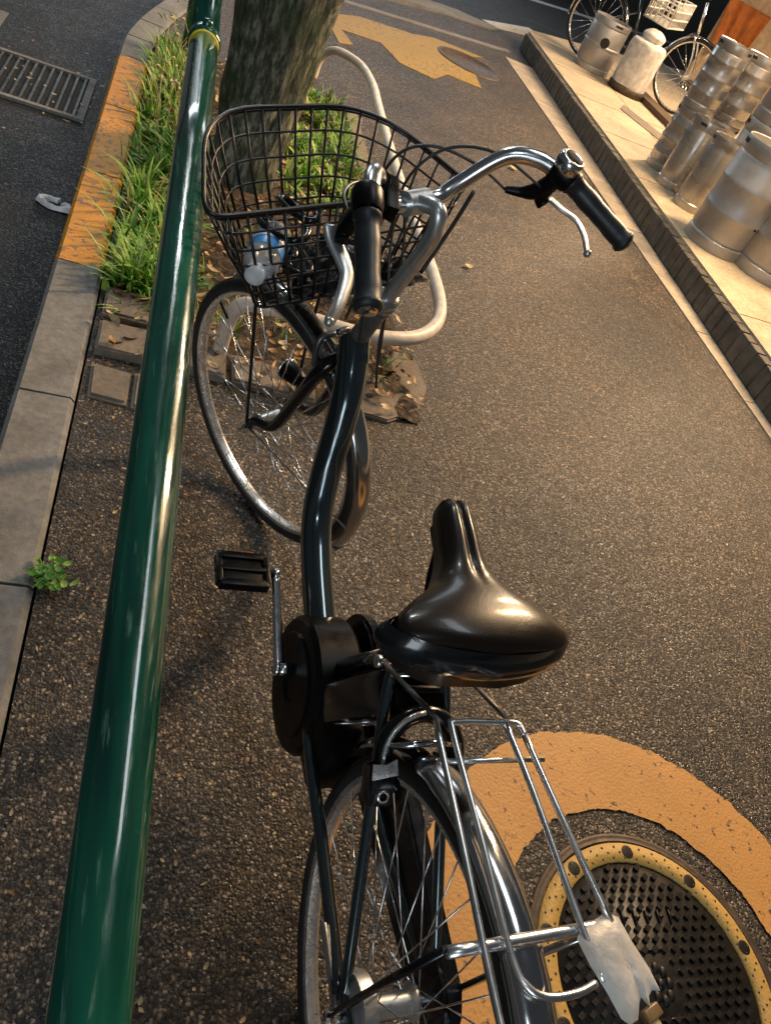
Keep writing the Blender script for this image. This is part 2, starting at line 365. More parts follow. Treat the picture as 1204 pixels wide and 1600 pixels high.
# gutter strip along the raised paving
bm = bmesh.new(); ys = [-6 + 0.6*i for i in range(24)]
for a_, b_ in zip(ys, ys[1:]):
    b_ = min(b_, 8.1)
    prism(bm, [(GX(a_)+.002, a_+.003), (FX(a_)-0.002+0.03*(a_ < 0.6)+max(0, (0.62-a_))*0.05, a_+.003), (FX(b_)-0.002+max(0, (0.62-b_))*0.05, b_-.003), (GX(b_)+.002, b_-.003)] , -0.2, 0.006+random.uniform(0, .002))
struct(link('gutter_strip', bm, M['gutter'], smooth=False))
# raised paving: body, slabs, block face
PT = 0.165
bm = bmesh.new()
prism(bm, [(FX(-6)+.06, -6), (FX(8.6)+.06, 8.6), (FX(8.6)+.16, 8.75), (3.86, 9.25), (6.6, 11.2), (14, 16), (14, -6)], -0.3, PT)
struct(link('raised_paving', bm, M['paving'], smooth=False))
bm = bmesh.new(); y = -5.9
while y < 8.5:
    w = 0.098; M4 = Matrix.Translation((FX(y+w/2)+0.031, y+w/2, 0)) @ Matrix.Rotation(-math.atan(0.0815), 4, 'Z')
    box(bm, (random.uniform(-.003, .003), 0, 0.078), (0.058, w-0.012, 0.150+random.uniform(-.004, .004)), M4, 0.006 if y > 0.5 else 0)
    y += w
box(bm, (0.005, 1.35, 0.07), (0.05, 14.2, 0.13), Matrix.Translation((FX(0)+0.028+0.0, 0, 0)) @ Matrix.Rotation(-math.atan(0.0815), 4, 'Z'), 0)
struct(link('paving_edge_blocks', bm, M['block'], smooth=False))
# second low step in front of the shop
bm = bmesh.new(); prism(bm, [(3.84, 6.1), (3.90, 6.6), (3.98, 7.85), (4.02, 8.6), (6.5, 10.4), (12, 14), (12, -5), (3.84, -5)], PT+0.0, PT+0.004)
o = struct(link('shop_step', bm, M['paving'], smooth=False))
bm = bmesh.new(); prism(bm, [(3.90, 6.0), (3.93, 7.9), (4.10, 7.9), (4.08, 6.0)], PT+.006, PT+0.05)
tag(link('dark_strip', bm, M['step_face'], smooth=False), 'dark brown strip lying on the tan paving beside the two far kegs', 'timber strip')  # raised dark brown strip on the paving
bm = bmesh.new(); prism(bm, [(3.36, 6.72), (3.55, 6.05), (3.72, 6.25), (3.50, 6.95)], PT+.002, PT+0.006)
struct(link('paving_patch', bm, M['pit_stone'], smooth=False))
# slab joints on the raised paving
bm = bmesh.new()
for i in range(10):
    yy = 1.2+0.9*i; prism(bm, [(FX(yy)+.07, yy), (3.82, yy+0.05), (3.82, yy+0.056), (FX(yy)+.07, yy+0.006)], PT, PT+0.0015)
prism(bm, [(2.95, 0), (3.72, 9.0), (3.726, 9.0), (2.956, 0)], PT, PT+0.001)
struct(link('paving_joints', bm, M['step_face'], smooth=False))
# ground markings
def ring(bm, cx, cy, r0, r1, z, n=180, j0=0.004, j1=0.004, seed=0):
    A = []; B = []
    for i in range(n):
        t = 2*PI*i/n; u = Vector((math.cos(t), math.sin(t)))
        n0 = noise.noise(Vector((u.x*14+seed, u.y*14, 3))) + 0.7*noise.noise(Vector((u.x*45, u.y*45, seed)))
        n1 = noise.noise(Vector((u.x*9, u.y*9+seed, 9))) + 0.7*noise.noise(Vector((u.x*50, u.y*50, seed+4)))
        A.append(bm.verts.new((cx+u.x*(r0+n0*j0), cy+u.y*(r0+n0*j0), z))); B.append(bm.verts.new((cx+u.x*(r1+n1*j1), cy+u.y*(r1+n1*j1), z)))
    for i in range(n): k = (i+1) % n; bm.faces.new((A[i], A[k], B[k], B[i]))
HX, HY = 0.709, 0.055
bm = bmesh.new(); ring(bm, HX, HY, 0.342, 0.529, 0.004, 260, 0.006, 0.009, 2)
struct(link('painted_ring', bm, M['ring_paint'], smooth=False))
bm = bmesh.new()
prism(bm, [(0.66, 5.9), (0.78, 6.0), (0.72, 6.3), (1.05, 6.38), (1.15, 6.02), (1.42, 5.95), (1.60, 6.25), (1.90, 6.24), (1.94, 6.62), (1.74, 6.95), (1.98, 7.15), (2.2, 7.35), (1.7, 7.32), (1.45, 7.12), (0.95, 6.95), (0.6, 6.6)], 0.0, 0.004)
struct(link('painted_marking', bm, M['yellow_paint'], smooth=False))

# ---- manhole cover
mh = empty('manhole_cover', (HX, HY, 0))
tag(mh, 'round black manhole cover with studded yellow rim inside the orange painted ring', 'manhole cover')
bm = bmesh.new(); lathe(bm, [(0.288, 0.002), (0.286, 0.008), (0.280, 0.0065), (0.272, 0.0065), (0.270, 0.009), (0.2685, 0.002)], segs=96); link('frame_ring', bm, M['iron_rust'], mh)
bm = bmesh.new(); lathe(bm, [(0.2665, 0.002), (0.2655, 0.010), (0.227, 0.010), (0.226, 0.004)], segs=96); rim_ = link('rim_ring', bm, paint('cover_rim_paint', (0.55, 0.34, 0.09), (0.05, 0.035, 0.025), 0.77), mh)
bm = bmesh.new()
for i in range(150):
    a = 2*PI*i/150; r = 0.2345 + 0.0115*(i % 3); sphere(bm, (r*math.cos(a), r*math.sin(a), 0.0102), (0.0026, 0.0026, 0.0016), 6)
link('stud', bm, M['iron_rust'], rim_)['kind'] = 'stuff'
for k in range(10):
    a = math.radians(12+36*k); bm = bmesh.new(); lathe(bm, [(0, 0.0105), (0.013, 0.0105), (0.0145, 0.0102), (0.0148, 0.009)], Matrix.Translation((0.2475*math.cos(a), 0.2475*math.sin(a), 0)), 14); link('bolt', bm, M['iron'], rim_)
bm = bmesh.new(); lathe(bm, [(0.2255, 0.002), (0.225, 0.006), (0, 0.006)], segs=72); pl = link('cover_plate', bm, M['iron'], mh)
bm = bmesh.new(); s = 0.0250
for i in range(-11, 12):
    for j in range(-14, 15):
        x = i*s + (s/2 if j % 2 else 0); y_ = j*s*0.78
        if math.hypot(x, y_) > 0.219: continue
        if abs(x) < 0.04 and abs(y_) < 0.055: continue
        if abs(x-0.02) < 0.075 and 0.10 < y_ < 0.135: continue
        if abs(x-0.02) < 0.075 and -0.135 < y_ < -0.10: continue
        h = 0.0105
        a = [(0.0090, 0), (0.003, 0.0076), (-0.0090, 0), (-0.003, -0.0076)]
        prism(bm, [(x+p[0], y_+p[1]) for p in a], 0.005, h)
link('tread_blocks', bm, M['iron'], pl, smooth=False)['kind'] = 'stuff'
bm = bmesh.new()
for k in range(8):
    a = 2*PI*k/8; sphere(bm, (0.022*math.cos(a), 0.028*math.sin(a), 0.006), (0.009, 0.011, 0.005), 10)
sphere(bm, (0, 0, 0.006), (0.010, 0.011, 0.007), 10)
for q in (-0.058, 0.058): box(bm, (0, q, 0.008), (0.085, 0.003, 0.004))
for yy in (0.118, -0.118):
    for k in range(5): box(bm, (0.02-0.06+0.03*k, yy, 0.008), (0.004, 0.024, 0.004), Matrix.Rotation(0.0, 4, 'Z')); box(bm, (0.02-0.053+0.03*k, yy, 0.008), (0.011, 0.004, 0.004))
link('relief_pattern', bm, M['iron'], pl)['kind'] = 'stuff'
# far manhole in yellow marking
fm = empty('manhole_cover', (1.95, 6.90, 0.0)); tag(fm, 'small dark oval looking manhole cover beside the yellow marking at the far end of path', 'manhole cover')
bm = bmesh.new(); lathe(bm, [(0.30, 0.001), (0.295, 0.010), (0.26, 0.010), (0.258, 0.007), (0, 0.007)], segs=48); link('cover_plate', bm, M['iron_rust'], fm)

# ---- drain grate in the road gutter
dg = empty('drain_grate', (0, 0, -0.12)); tag(dg, 'rectangular metal drain grate littered with leaves in the road gutter', 'drain grate')
bm = bmesh.new()
x0, x1, y0, y1 = -1.20, -0.74, 3.46, 3.98
for (a, b, c_, d) in ((x0, x1, y0, y0+.025), (x0, x1, y1-.025, y1), (x0, x0+.03, y0+.026, y1-.026), (x1-.03, x1, y0+.026, y1-.026)): prism(bm, [(a, c_), (b, c_), (b, d), (a, d)], 0.001, 0.014)
link('frame', bm, M['kerb'], dg, smooth=False)
for i in range(11):
    bm = bmesh.new(); x = x0+.05+i*0.036; prism(bm, [(x, y0+.027), (x+.011, y0+.027), (x+.011, y1-.027), (x, y1-.027)], 0.003, 0.012); link('bar', bm, M['grate'], dg, smooth=False)
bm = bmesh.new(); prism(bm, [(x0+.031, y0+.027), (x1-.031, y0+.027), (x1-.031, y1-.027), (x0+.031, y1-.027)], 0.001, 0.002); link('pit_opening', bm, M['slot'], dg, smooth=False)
bm = bmesh.new(); prism(bm, [(-1.9, 2.5), (-1.22, 2.5), (-1.22, 4.5), (-1.9, 4.5)], -.2, -0.116)
struct(link('road_gutter', bm, M['kerb'], smooth=False))

# ---- tree pit
bm = bmesh.new()
def soilz(x, y): return 0.008 + 0.018*noise.noise(Vector((x*6, y*6, 1))) + 0.012*noise.noise(Vector((x*22, y*22, 5))) + 0.03*max(0, 1-math.hypot(x+.08, y-3)/0.7)
grid_sheet(bm, -0.50, 0.50, 1.66, 4.55, 50, 130, lambda x, y: max(soilz(x, y), 0.003))
struct(link('soil', bm, M['soil']))
def slab(pts, z, mat, nm, bev=0.008):
    bm = bmesh.new(); prism(bm, pts, -0.02, z)
    bmesh.ops.bevel(bm, geom=[e for e in bm.edges if all(v.co.z > 0 for v in e.verts)], offset=bev, segments=2, affect='EDGES')
    return link(nm, bm, mat, smooth=False)
gp = 'stones edging the tree pit'
for pts, z, lab in (([(-0.505, 1.66), (-0.32, 1.66), (-0.14, 1.655), (-0.14, 1.80), (-0.505, 1.80)], .030, 'brown edging stone of the tree pit, nearest the clump of grass by the kerb'),
                    ([(-0.505, 1.84), (-0.16, 1.835), (-0.16, 1.98), (-0.505, 1.985)], .028, 'brown edging stone of the tree pit under the tall grass'),
                    ([(-0.50, 1.47), (-0.40, 1.46), (-0.40, 1.60), (-0.505, 1.61)], .014, 'small square cobble against the roadside kerb'),
                    ([(-0.39, 1.455), (-0.25, 1.45), (-0.25, 1.60), (-0.39, 1.605)], .016, 'small square cobble right beside the green rail'),
                    ([(-0.12, 1.655), (0.14, 1.64), (0.14, 1.77), (-0.12, 1.79)], .022, 'flat edging stone seen through the front wheel')):
    tag(slab(pts, z, M['pit_stone'], 'edging_stone'), lab, 'edging stone', gp)
tag(slab([(0.17, 1.66), (0.38, 1.63), (0.50, 1.72), (0.56, 1.86), (0.55, 2.02), (0.47, 2.06), (0.40, 1.93), (0.17, 1.85)], 0.014, M['pit_stone'], 'edging_stone', .005), 'broken tan corner slab of the tree pit by the asphalt', 'edging stone', gp)
tag(slab([(0.515, 3.2), (0.60, 3.2), (0.62, 4.5), (0.535, 4.5)], 0.02, M['pit_stone'], 'edging_stone'), 'long edging stone under the far side of the pale hoop', 'edging stone', gp)

# ---- low hoop barrier round the pit
hb = empty('hoop_barrier', (0.3, 1.7, 0)); tag(hb, 'low bent pipe barrier with worn pale paint curving around the tree pit', 'barrier')
HP = [(-0.16, 1.78, 0.0), (-0.155, 1.78, 0.15), (-0.11, 1.775, 0.21), (0.05, 1.76, 0.22), (0.22, 1.75, 0.22), (0.38, 1.79, 0.22), (0.49, 1.89, 0.22), (0.555, 2.05, 0.22), (0.575, 2.3, 0.22), (0.572, 2.7, 0.22), (0.575, 3.1, 0.22), (0.585, 3.5, 0.22), (0.605, 4.0, 0.22), (0.62, 4.35, 0.22), (0.58, 4.65, 0.22), (0.46, 4.82, 0.20), (0.40, 4.88, 0.12), (0.39, 4.89, 0.0)]
bm = bmesh.new(); tube(bm, [Vector(p)-Vector((0.3, 1.7, 0)) for p in cr_path(HP, 6)], 0.0225, 16); link('pipe', bm, M['hoop'], hb)
bm = bmesh.new(); tube(bm, [(0.58-.3, 3.15-1.7, 0.20), (0.58-.3, 3.15-1.7, 0.0)], 0.020, 12); link('post', bm, M['hoop'], hb)

# ---- tree
tr = empty('tree', (-0.09, 3.05, 0)); tag(tr, 'thick rough barked street tree trunk standing behind the bicycle basket', 'tree')
bm = bmesh.new(); NS = 56; NZ = 110; rings = []
for j in range(NZ+1):
    z = -0.05 + 3.6*(j/NZ)**1.25; R_ = []
    for k in range(NS):
        a = 2*PI*k/NS; r = 0.122 + 0.088*min(z, 1.2) + 0.03*math.exp(-max(z, 0)/0.08)*(1+0.5*math.sin(5*a+1))
        u = Vector((math.cos(a), math.sin(a), 0)); q = Vector((u.x*3.2, u.y*3.2, z*1.6))
        r += 0.020*noise.noise(q*2) - 0.022*abs(noise.noise(Vector((u.x*9, u.y*9, z*3)))) + 0.006*noise.noise(Vector((u.x*22, u.y*22, z*9)))
        R_.append(bm.verts.new((u.x*r + 0.022*z, u.y*r, z)))
    rings.append(R_)
for a, b in zip(rings, rings[1:]):
    for k in range(NS): bm.faces.new((a[k], a[(k+1) % NS], b[(k+1) % NS], b[k]))
trunk = link('trunk', bm, M['bark'], tr)
bm = bmesh.new(); tips = []
for i in range(9):
    a = 2*PI*i/9 + random.uniform(-.3, .3); el = random.uniform(0.5, 1.1); L_ = random.uniform(1.2, 2.0)
    P0 = Vector((0.08, 0, 3.3+0.03*i)); d = Vector((math.cos(a)*math.cos(el), math.sin(a)*math.cos(el), math.sin(el)))
    P = [P0, P0+d*L_*0.4+Vector((0, 0, .1)), P0+d*L_*0.75+Vector((0, 0, .3)), P0+d*L_+Vector((0, 0, .6))]
    pp = cr_path(P, 4); tube(bm, pp, [0.08*(1-0.85*q/(len(pp)-1)) for q in range(len(pp))], 7); tips += pp[5:]
link('limb', bm, M['bark'], trunk)
bm = bmesh.new()
for i in range(2600):
    c = random.choice(tips) + Vector([random.gauss(0, 0.33) for _ in range(3)]); c.z = max(c.z, 3.7)
    n_ = Vector([random.gauss(0, 1) for _ in range(3)]).normalized(); u = n_.orthogonal().normalized()*0.05; v = n_.cross(u).normalized()*0.028
    bm.faces.new([bm.verts.new(c+q) for q in (-u, v*1.0, u, -v)])
link('crown', bm, M['grass_a'], tr, smooth=False)

# ---- grass, weeds and litter
def blade(bm, x, y, z, h, w, az, bend, mi):
    d = Vector((math.cos(az), math.sin(az), 0)); s_ = Vector((-d.y, d.x, 0)); prev = None; n = 4
    for k in range(n+1):
        t = k/n; c = Vector((x, y, z)) + d*(bend*h*t*t) + Vector((0, 0, h*(t - 0.35*bend*t*t)))
        ww = w*(1-t)**0.7*0.5 + 0.0002
        if k == n: cur = (bm.verts.new(c),)
        else: cur = (bm.verts.new(c - s_*ww + Vector((0, 0, ww*.3))), bm.verts.new(c + s_*ww + Vector((0, 0, ww*.3))))
        if prev:
            f = bm.faces.new((prev[0], prev[1], cur[1], cur[0]) if len(cur) == 2 else (prev[0], prev[1], cur[0])); f.material_index = mi
        prev = cur
def tuft(bm, x, y, n, h, spread, w=0.006, mix=(0.55, 0.35, 0.1)):
    for _ in range(n):
        az = random.uniform(0, 2*PI); r = abs(random.gauss(0, spread))
        blade(bm, x+r*math.cos(az), y+r*math.sin(az), 0.0, h*random.uniform(0.45, 1.15), w*random.uniform(0.6, 1.4), az+random.gauss(0, .5), random.uniform(0.2, 1.1), random.choices((0, 1, 2), mix)[0])
GM = [M['grass_a'], M['grass_b'], M['grass_c']]
bm = bmesh.new()
for i in range(95):
    y = random.uniform(2.0, 4.35); x = random.uniform(-0.49, -0.29)
    tuft(bm, x, y, 22, random.uniform(0.09, 0.18), 0.03, 0.013, (0.5, 0.46, 0.04))
for i in range(70): tuft(bm, random.uniform(-.48, -.29), random.uniform(2.0, 4.2), 9, random.uniform(.07, .13), .03, .026, (0.45, 0.53, 0.02))
for i in range(46):
    x = random.uniform(-.48, -.31); y = random.uniform(3.1, 4.35); h = random.uniform(.16, .26); a = random.uniform(0, 6.3); tip = Vector((x+.05*math.cos(a), y+.05*math.sin(a), h))
    nb = len(bm.faces); tube(bm, [(x, y, 0), Vector((x, y, h*.6)), tip], .0012, 4); tube(bm, [tip, tip+Vector((.01*math.cos(a), .01*math.sin(a), .012)), tip+Vector((.028*math.cos(a), .028*math.sin(a), .014))], [.003, .0065, .002], 6); bm.faces.ensure_lookup_table()
    for f in bm.faces[nb:]: f.material_index = 2
for i in range(10): tuft(bm, random.uniform(-.45, -.30), random.uniform(2.0, 2.2), 30, 0.15, 0.03, 0.011, (0.5, 0.48, 0.02))
tag(link('kerbside_grass', bm, GM, smooth=True), 'tall green grass growing between the yellow kerb and the green rail', 'grass', kind='stuff')
bm = bmesh.new()
for i in range(60):
    y = random.uniform(3.0, 4.5); x = random.uniform(0.10, 0.50)
    tuft(bm, x, y, 24, random.uniform(0.07, 0.16), 0.03, 0.013, (0.25, 0.65, 0.1))
for i in range(46): tuft(bm, random.uniform(.12, .50), random.uniform(3.0, 4.4), 9, random.uniform(.06, .12), .03, .024, (0.25, 0.7, 0.05))
for i in range(16): tuft(bm, random.uniform(-.3, .45), random.uniform(2.1, 2.9), 12, random.uniform(0.05, 0.11), 0.03, 0.007, (0.3, 0.5, 0.2))
for i in range(18): tuft(bm, random.uniform(-.45, .45), random.uniform(1.85, 2.1), 12, random.uniform(0.04, 0.10), 0.03, 0.006, (0.3, 0.45, 0.25))
tag(link('pit_grass', bm, GM, smooth=True), 'sparse lime green grass in the tree pit behind the bicycle basket', 'grass', kind='stuff')
def leaf(bm, c, L_, w, az, tilt, mi):
    Mx = Matrix.Translation(c) @ Matrix.Rotation(az, 4, 'Z') @ Matrix.Rotation(tilt, 4, 'X')
    ts = [0, .2, .45, .7, 1]; ws = [0.05, .75, 1, .7, 0.02]; prev = None
    for t, q in zip(ts, ws):
        cur = [bm.verts.new(Mx @ Vector((L_*(t-.5), w*q*s_, 0.18*w*(abs(s_)*1.2) + L_*0.10*(2*t-1)**2))) for s_ in (-1, 0, 1)]
        if prev:
            for i in range(2): bm.faces.new((prev[i], prev[i+1], cur[i+1], cur[i])).material_index = mi
        prev = cur
bm = bmesh.new()
for i in range(1500):
    x = random.uniform(-.5, .52); y = random.uniform(1.66, 4.5)
    if math.hypot(x+.09, y-3.05) < .17: continue
    leaf(bm, (x, y, 0.028+random.random()*.02), random.uniform(.015, .065), random.uniform(.005, .014), random.uniform(0, 6.3), random.gauss(0, .6), random.choice((0, 0, 1)))
for i in range(300):   # bits blown on to the asphalt and into the gutter
    if random.random() < .6: x = random.gauss(-0.28, 0.16); y = random.uniform(-0.2, 1.5)
    else: x = random.uniform(-.45, 2.2); y = random.uniform(0, 6)
    if x < -.5: continue
    leaf(bm, (x, y, 0.007), random.uniform(.006, .016), random.uniform(.002, .004), random.uniform(0, 6.3), random.gauss(0, .3), random.choice((0, 1, 1)))
for i in range(60): leaf(bm, (random.uniform(-1.3, -.70), random.gauss(3.6, .35), -0.10), random.uniform(.012, .03), random.uniform(.004, .008), random.uniform(0, 6.3), random.gauss(0, .3), random.choice((0, 1)))
tag(link('leaf_litter', bm, [M['leaf_a'], M['leaf_b']]), 'scattered brown and tan dead leaves in the tree pit and on the asphalt', 'leaf litter', kind='stuff')
for (x, y, s_, lab) in ((1.70, 4.55, .05, 'pale curled leaf lying alone on the far asphalt'), (0.985, 2.93, .035, 'small yellow leaf on the asphalt beside the basket')):
    bm = bmesh.new(); leaf(bm, (0, 0, .008), s_*1.6, s_*.45, 0.4, .1, 0); o = link('fallen_leaf', bm, M['leaf_b']); o.location = (x, y, 0); tag(o, lab, 'leaf')
bm = bmesh.new()
rg = []
for k in range(26):
    a = 2*PI*k/26; r0 = .028+.008*noise.noise(Vector((math.cos(a)*3, math.sin(a)*3, 1))); r1 = .052+.012*noise.noise(Vector((math.cos(a)*3, math.sin(a)*3, 5)))
    rg.append([bm.verts.new((r*math.cos(a)*1.25, r*math.sin(a)*.62, h+.006*noise.noise(Vector((a*3, h*90, 2))))) for r, h in ((r0, .004), (r0+.006, .018), (r1-.006, .022), (r1, .003))])
for k in range(26):
    if k in (4, 5): continue
    for q in range(3): bm.faces.new((rg[k][q], rg[k][q+1], rg[(k+1) % 26][q+1], rg[(k+1) % 26][q]))
o = link('plastic_scrap', bm, M['white']); o.location = (-0.742, 2.66, -0.12); o.rotation_euler[2] = -0.3; tag(o, 'white crumpled plastic scrap lying on the dark road near the kerb', 'litter')
wd = empty('weed_plant', (-0.505, 0.86, 0)); tag(wd, 'small yellow green weed sprouting from the kerb joint in the left foreground', 'weed')
bm = bmesh.new()
for i in range(60):
    a = random.uniform(0, 2*PI); L_ = random.uniform(.015, .055)
    leaf(bm, (math.cos(a)*L_*.6+random.gauss(0, .012), math.sin(a)*L_*.5+random.gauss(0, .016), .012+random.random()*.02), L_*.55, .008, a+random.gauss(0, .9), random.gauss(0, .5), random.choice((0, 0, 1)))
link('leaves', bm, [M['grass_a'], M['grass_b']], wd)
bm = bmesh.new()
for i in range(6):
    a = i*1.05; tube(bm, [(0, 0, 0), (math.cos(a)*.02, math.sin(a)*.02, .02), (math.cos(a)*.045, math.sin(a)*.045, .022)], 0.0012, 5)
link('stem', bm, M['grass_b'], wd)

# ---- green guard rail
gr = empty('guard_rail', (-0.36, 2.0, 0)); tag(gr, 'glossy green pipe guard rail running the length of the kerb beside the bicycle', 'guard rail')
ZR = 0.682; SR = 0.104
RX = lambda y: -0.386 + 0.005*y
RZ = lambda y: ZR + SR*y
JY = 1.67
bm = bmesh.new(); P = [Vector((RX(y), y, RZ(y))) - gr.location for y in (-1.6, -.8, -.3, 0.2, 0.8, 1.2, JY-.012)]; tube(bm, P, 0.0303, 40); link('rail_tube', bm, M['rail'], gr)
bm = bmesh.new(); P = [Vector((RX(y), y, RZ(y))) - gr.location for y in (JY+.01, 2.8, 3.6, 4.4)]; tube(bm, P, 0.0290, 40); link('rail_tube', bm, M['rail'], gr)
bm = bmesh.new(); P = [Vector((RX(y), y, RZ(y))) - gr.location for y in (JY-.018, JY-.015, JY+.012, JY+.015)]; tube(bm, P, [.032, .0345, .0345, .032], 32)
jn = link('joint_sleeve', bm, M['rail'], gr)
bm = bmesh.new()
lathe(bm, [(0, .010), (.008, .010), (.011, .004), (.011, -.002)], Matrix.Translation(Vector((RX(JY), JY, RZ(JY)+.0345))-gr.location), 12)
link('bolt', bm, M['rail'], jn)
bm = bmesh.new(); tube(bm, [Vector((RX(y), y, RZ(y))) - gr.location for y in (JY-.027, JY-.019)], .0315, 32); link('yellow_band', bm, M['yellow_band'], gr)
for yy in (4.25, -1.5):
    bm = bmesh.new(); tube(bm, [Vector((RX(yy), yy, z)) - gr.location for z in (-.05, RZ(yy)-.02)], 0.028, 20); po = link('post', bm, M['rail'], gr)

# ================================================================ KEGS
def make_keg(name, mat, r, h, ribs, slots=True):
    root = empty(name)
    pr = [(0.0, 0.012), (r*0.80, 0.012), (r*0.93, 0.004), (r*0.965, 0.0), (r*0.985, 0.012), (r*0.985, h*0.10), (r*0.93, h*0.115), (r*0.97, h*0.14)]
    for q in ribs: pr += [(r*0.97, h*(q-.03)), (r*1.0, h*(q-.015)), (r*1.0, h*(q+.015)), (r*0.97, h*(q+.03))]
    pr += [(r*0.97, h*0.85), (r*0.93, h*0.875), (r*0.72, h*0.90), (r*0.3, h*0.915), (0, h*0.915)]
    bm = bmesh.new(); lathe(bm, pr, segs=48); link('body', bm, mat, root, autos=40)
    bm = bmesh.new(); lathe(bm, [(r*0.93, h*0.86), (r*0.985, h*0.885), (r*0.985, h*0.985), (r*0.97, h), (r*0.94, h*0.995), (r*0.94, h*0.90)], segs=48); cl = link('collar', bm, mat, root, autos=40)
    if slots:
        for k in range(3):
            a = k*2*PI/3+.5; bm = bmesh.new(); Mx = Matrix.Rotation(a, 4, 'Z')
            n = 8; A = []
            for i in range(n+1):
                t = (i/n-.5)*0.42; A.append((bm.verts.new(Mx @ Vector((r*.992*math.cos(t), r*.992*math.sin(t), h*.925))), bm.verts.new(Mx @ Vector((r*.992*math.cos(t), r*.992*math.sin(t), h*.965)))))
            for p, q in zip(A, A[1:]): bm.faces.new((p[0], q[0], q[1], p[1]))
            link('handle_slot', bm, M['slot'], cl)
    bm = bmesh.new(); lathe(bm, [(0.03, h*.91), (.03, h*.945), (.022, h*.955), (0, h*.955)], segs=20); link('valve', bm, M['alloy'], root)
    return root
kbig = make_keg('beer_keg', M['keg'], 0.200, 0.62, (0.36, 0.62))
kslim = make_keg('beer_keg', M['kegb'], 0.130, 0.44, (0.27, 0.5, 0.73))
ksm = make_keg('beer_keg', M['kegb'], 0.115, 0.47, ())
ku = [0, 0, 0]
def place(proto, i, x, y, z, rz, lab, group, flip=False):
    o = proto if not ku[i] else copy_tree(proto); ku[i] = 1
    o.location = (x, y, z); o.rotation_euler = (PI if flip else 0, 0, rz); tag(o, lab, 'keg', group)
    return o
g1 = 'steel beer kegs on the raised paving'
place(kbig, 0, 2.875, 3.935, PT, 0.2, 'large brushed steel keg nearest the paving edge, dark slot in its side', g1)
hs = bmesh.new(); box(hs, (0, 0, 0), (.006, .055, .016), bev=.0025); hs_ = link('hand_slot', hs, M['slot'], kbig); hs_.matrix_parent_inverse = Matrix(); hs_.location = (.1965*math.cos(-1.45), .1965*math.sin(-1.45), .215); hs_.rotation_euler = (0, 0, -1.45)
place(kbig, 0, 3.15, 3.74, PT, 1.2, 'large dull keg standing right beside and below the nearest keg', g1)
place(kbig, 0, 3.42, 3.55, PT, 1.9, 'keg at the lowest end of the row, only its foot inside the right border', g1)
place(kbig, 0, 3.30, 4.60, PT, 2.2, 'large brushed keg behind the nearest keg and right of the slim kegs', g1)
place(kbig, 0, 3.58, 4.10, PT, .2, 'large keg at the right border directly behind the nearest keg', g1)
place(kbig, 0, 3.30, 4.60, PT+.623, 2.8, 'large keg stacked on top of another, cut off by the right border', g1)
place(ksm, 2, 2.985, 4.53, PT, .3, 'short smooth slim keg, the nearer of two in front of the tall stack', g1)
place(ksm, 2, 3.00, 4.87, PT, 1.3, 'short smooth slim keg, the farther of two in front of the tall stack', g1)
place(kslim, 1, 3.10, 5.24, PT, 2.3, 'slim ribbed keg at the bottom of the tall shiny stack', g1)
place(kslim, 1, 3.10, 5.24, PT+.443, 2.6, 'slim ribbed shiny keg on top of the tall stack beside the parked wheel', g1)
place(kslim, 1, 3.40, 5.30, PT, 0.6, 'slim keg on the ground just right of the tall shiny stack', g1)
place(kslim, 1, 3.40, 5.30, PT+.443, 0.9, 'slim shiny keg on top of the stack towards the shop', g1)
# two kegs by the far end
ka = make_keg('beer_keg', M['keg'], 0.195, 0.46, (0.5,)); ka.location = (3.53, 8.0, PT); tag(ka, 'matt grey keg with a round black spot on its side at the far end', 'keg', g1)
bm = bmesh.new()
Mx = Matrix.Rotation(math.atan2(-8.2, -3.97)+0.10, 4, 'Z'); n = 20; cen = bm.verts.new(Mx @ Vector((.1965, 0, .27)))
rr_ = [bm.verts.new(Mx @ Vector((.1965*math.cos(.046*math.cos(q)/.195), .1965*math.sin(.046*math.cos(q)/.195), .27+.046*math.sin(q)))) for q in [2*PI*i/n for i in range(n)]]
for i in range(n): bm.faces.new((cen, rr_[i], rr_[(i+1) % n]))
link('round_sticker', bm, M['slot'], ka)
kb = empty('wrapped_keg', (3.77, 7.56, PT)); tag(kb, 'keg shrouded in crumpled translucent white plastic next to the grey spotted keg', 'keg', g1)
bm = bmesh.new(); lathe(bm, [(0, .01), (.17, .01), (.19, 0), (.19, .06), (.18, .07)], segs=36); link('base_ring', bm, M['leaf_a'] if 0 else M['iron_rust'], kb)
bm = bmesh.new(); NS = 40
prof = [(.178, .06), (.182, .15), (.178, .3), (.178, .40), (.165, .45), (.12, .465), (.10, .47), (.11, .52), (.06, .56), (.02, .57)]
rings = []
for r, z in cr_path([(a, b, 0) for a, b in prof], 4) and [(v.x, v.y) for v in cr_path([(a, b, 0) for a, b in prof], 4)]:
    rings.append([bm.verts.new(((r+.014*noise.noise(Vector((math.cos(2*PI*k/NS)*5, math.sin(2*PI*k/NS)*5, z*12))))*math.cos(2*PI*k/NS), (r+.014*noise.noise(Vector((math.cos(2*PI*k/NS)*5, math.sin(2*PI*k/NS)*5, z*12+4))))*math.sin(2*PI*k/NS), z)) for k in range(NS)])
for a, b in zip(rings, rings[1:]):
    for k in range(NS): bm.faces.new((a[k], a[(k+1) % NS], b[(k+1) % NS], b[k]))
link('plastic_cover', bm, M['wrap'], kb)
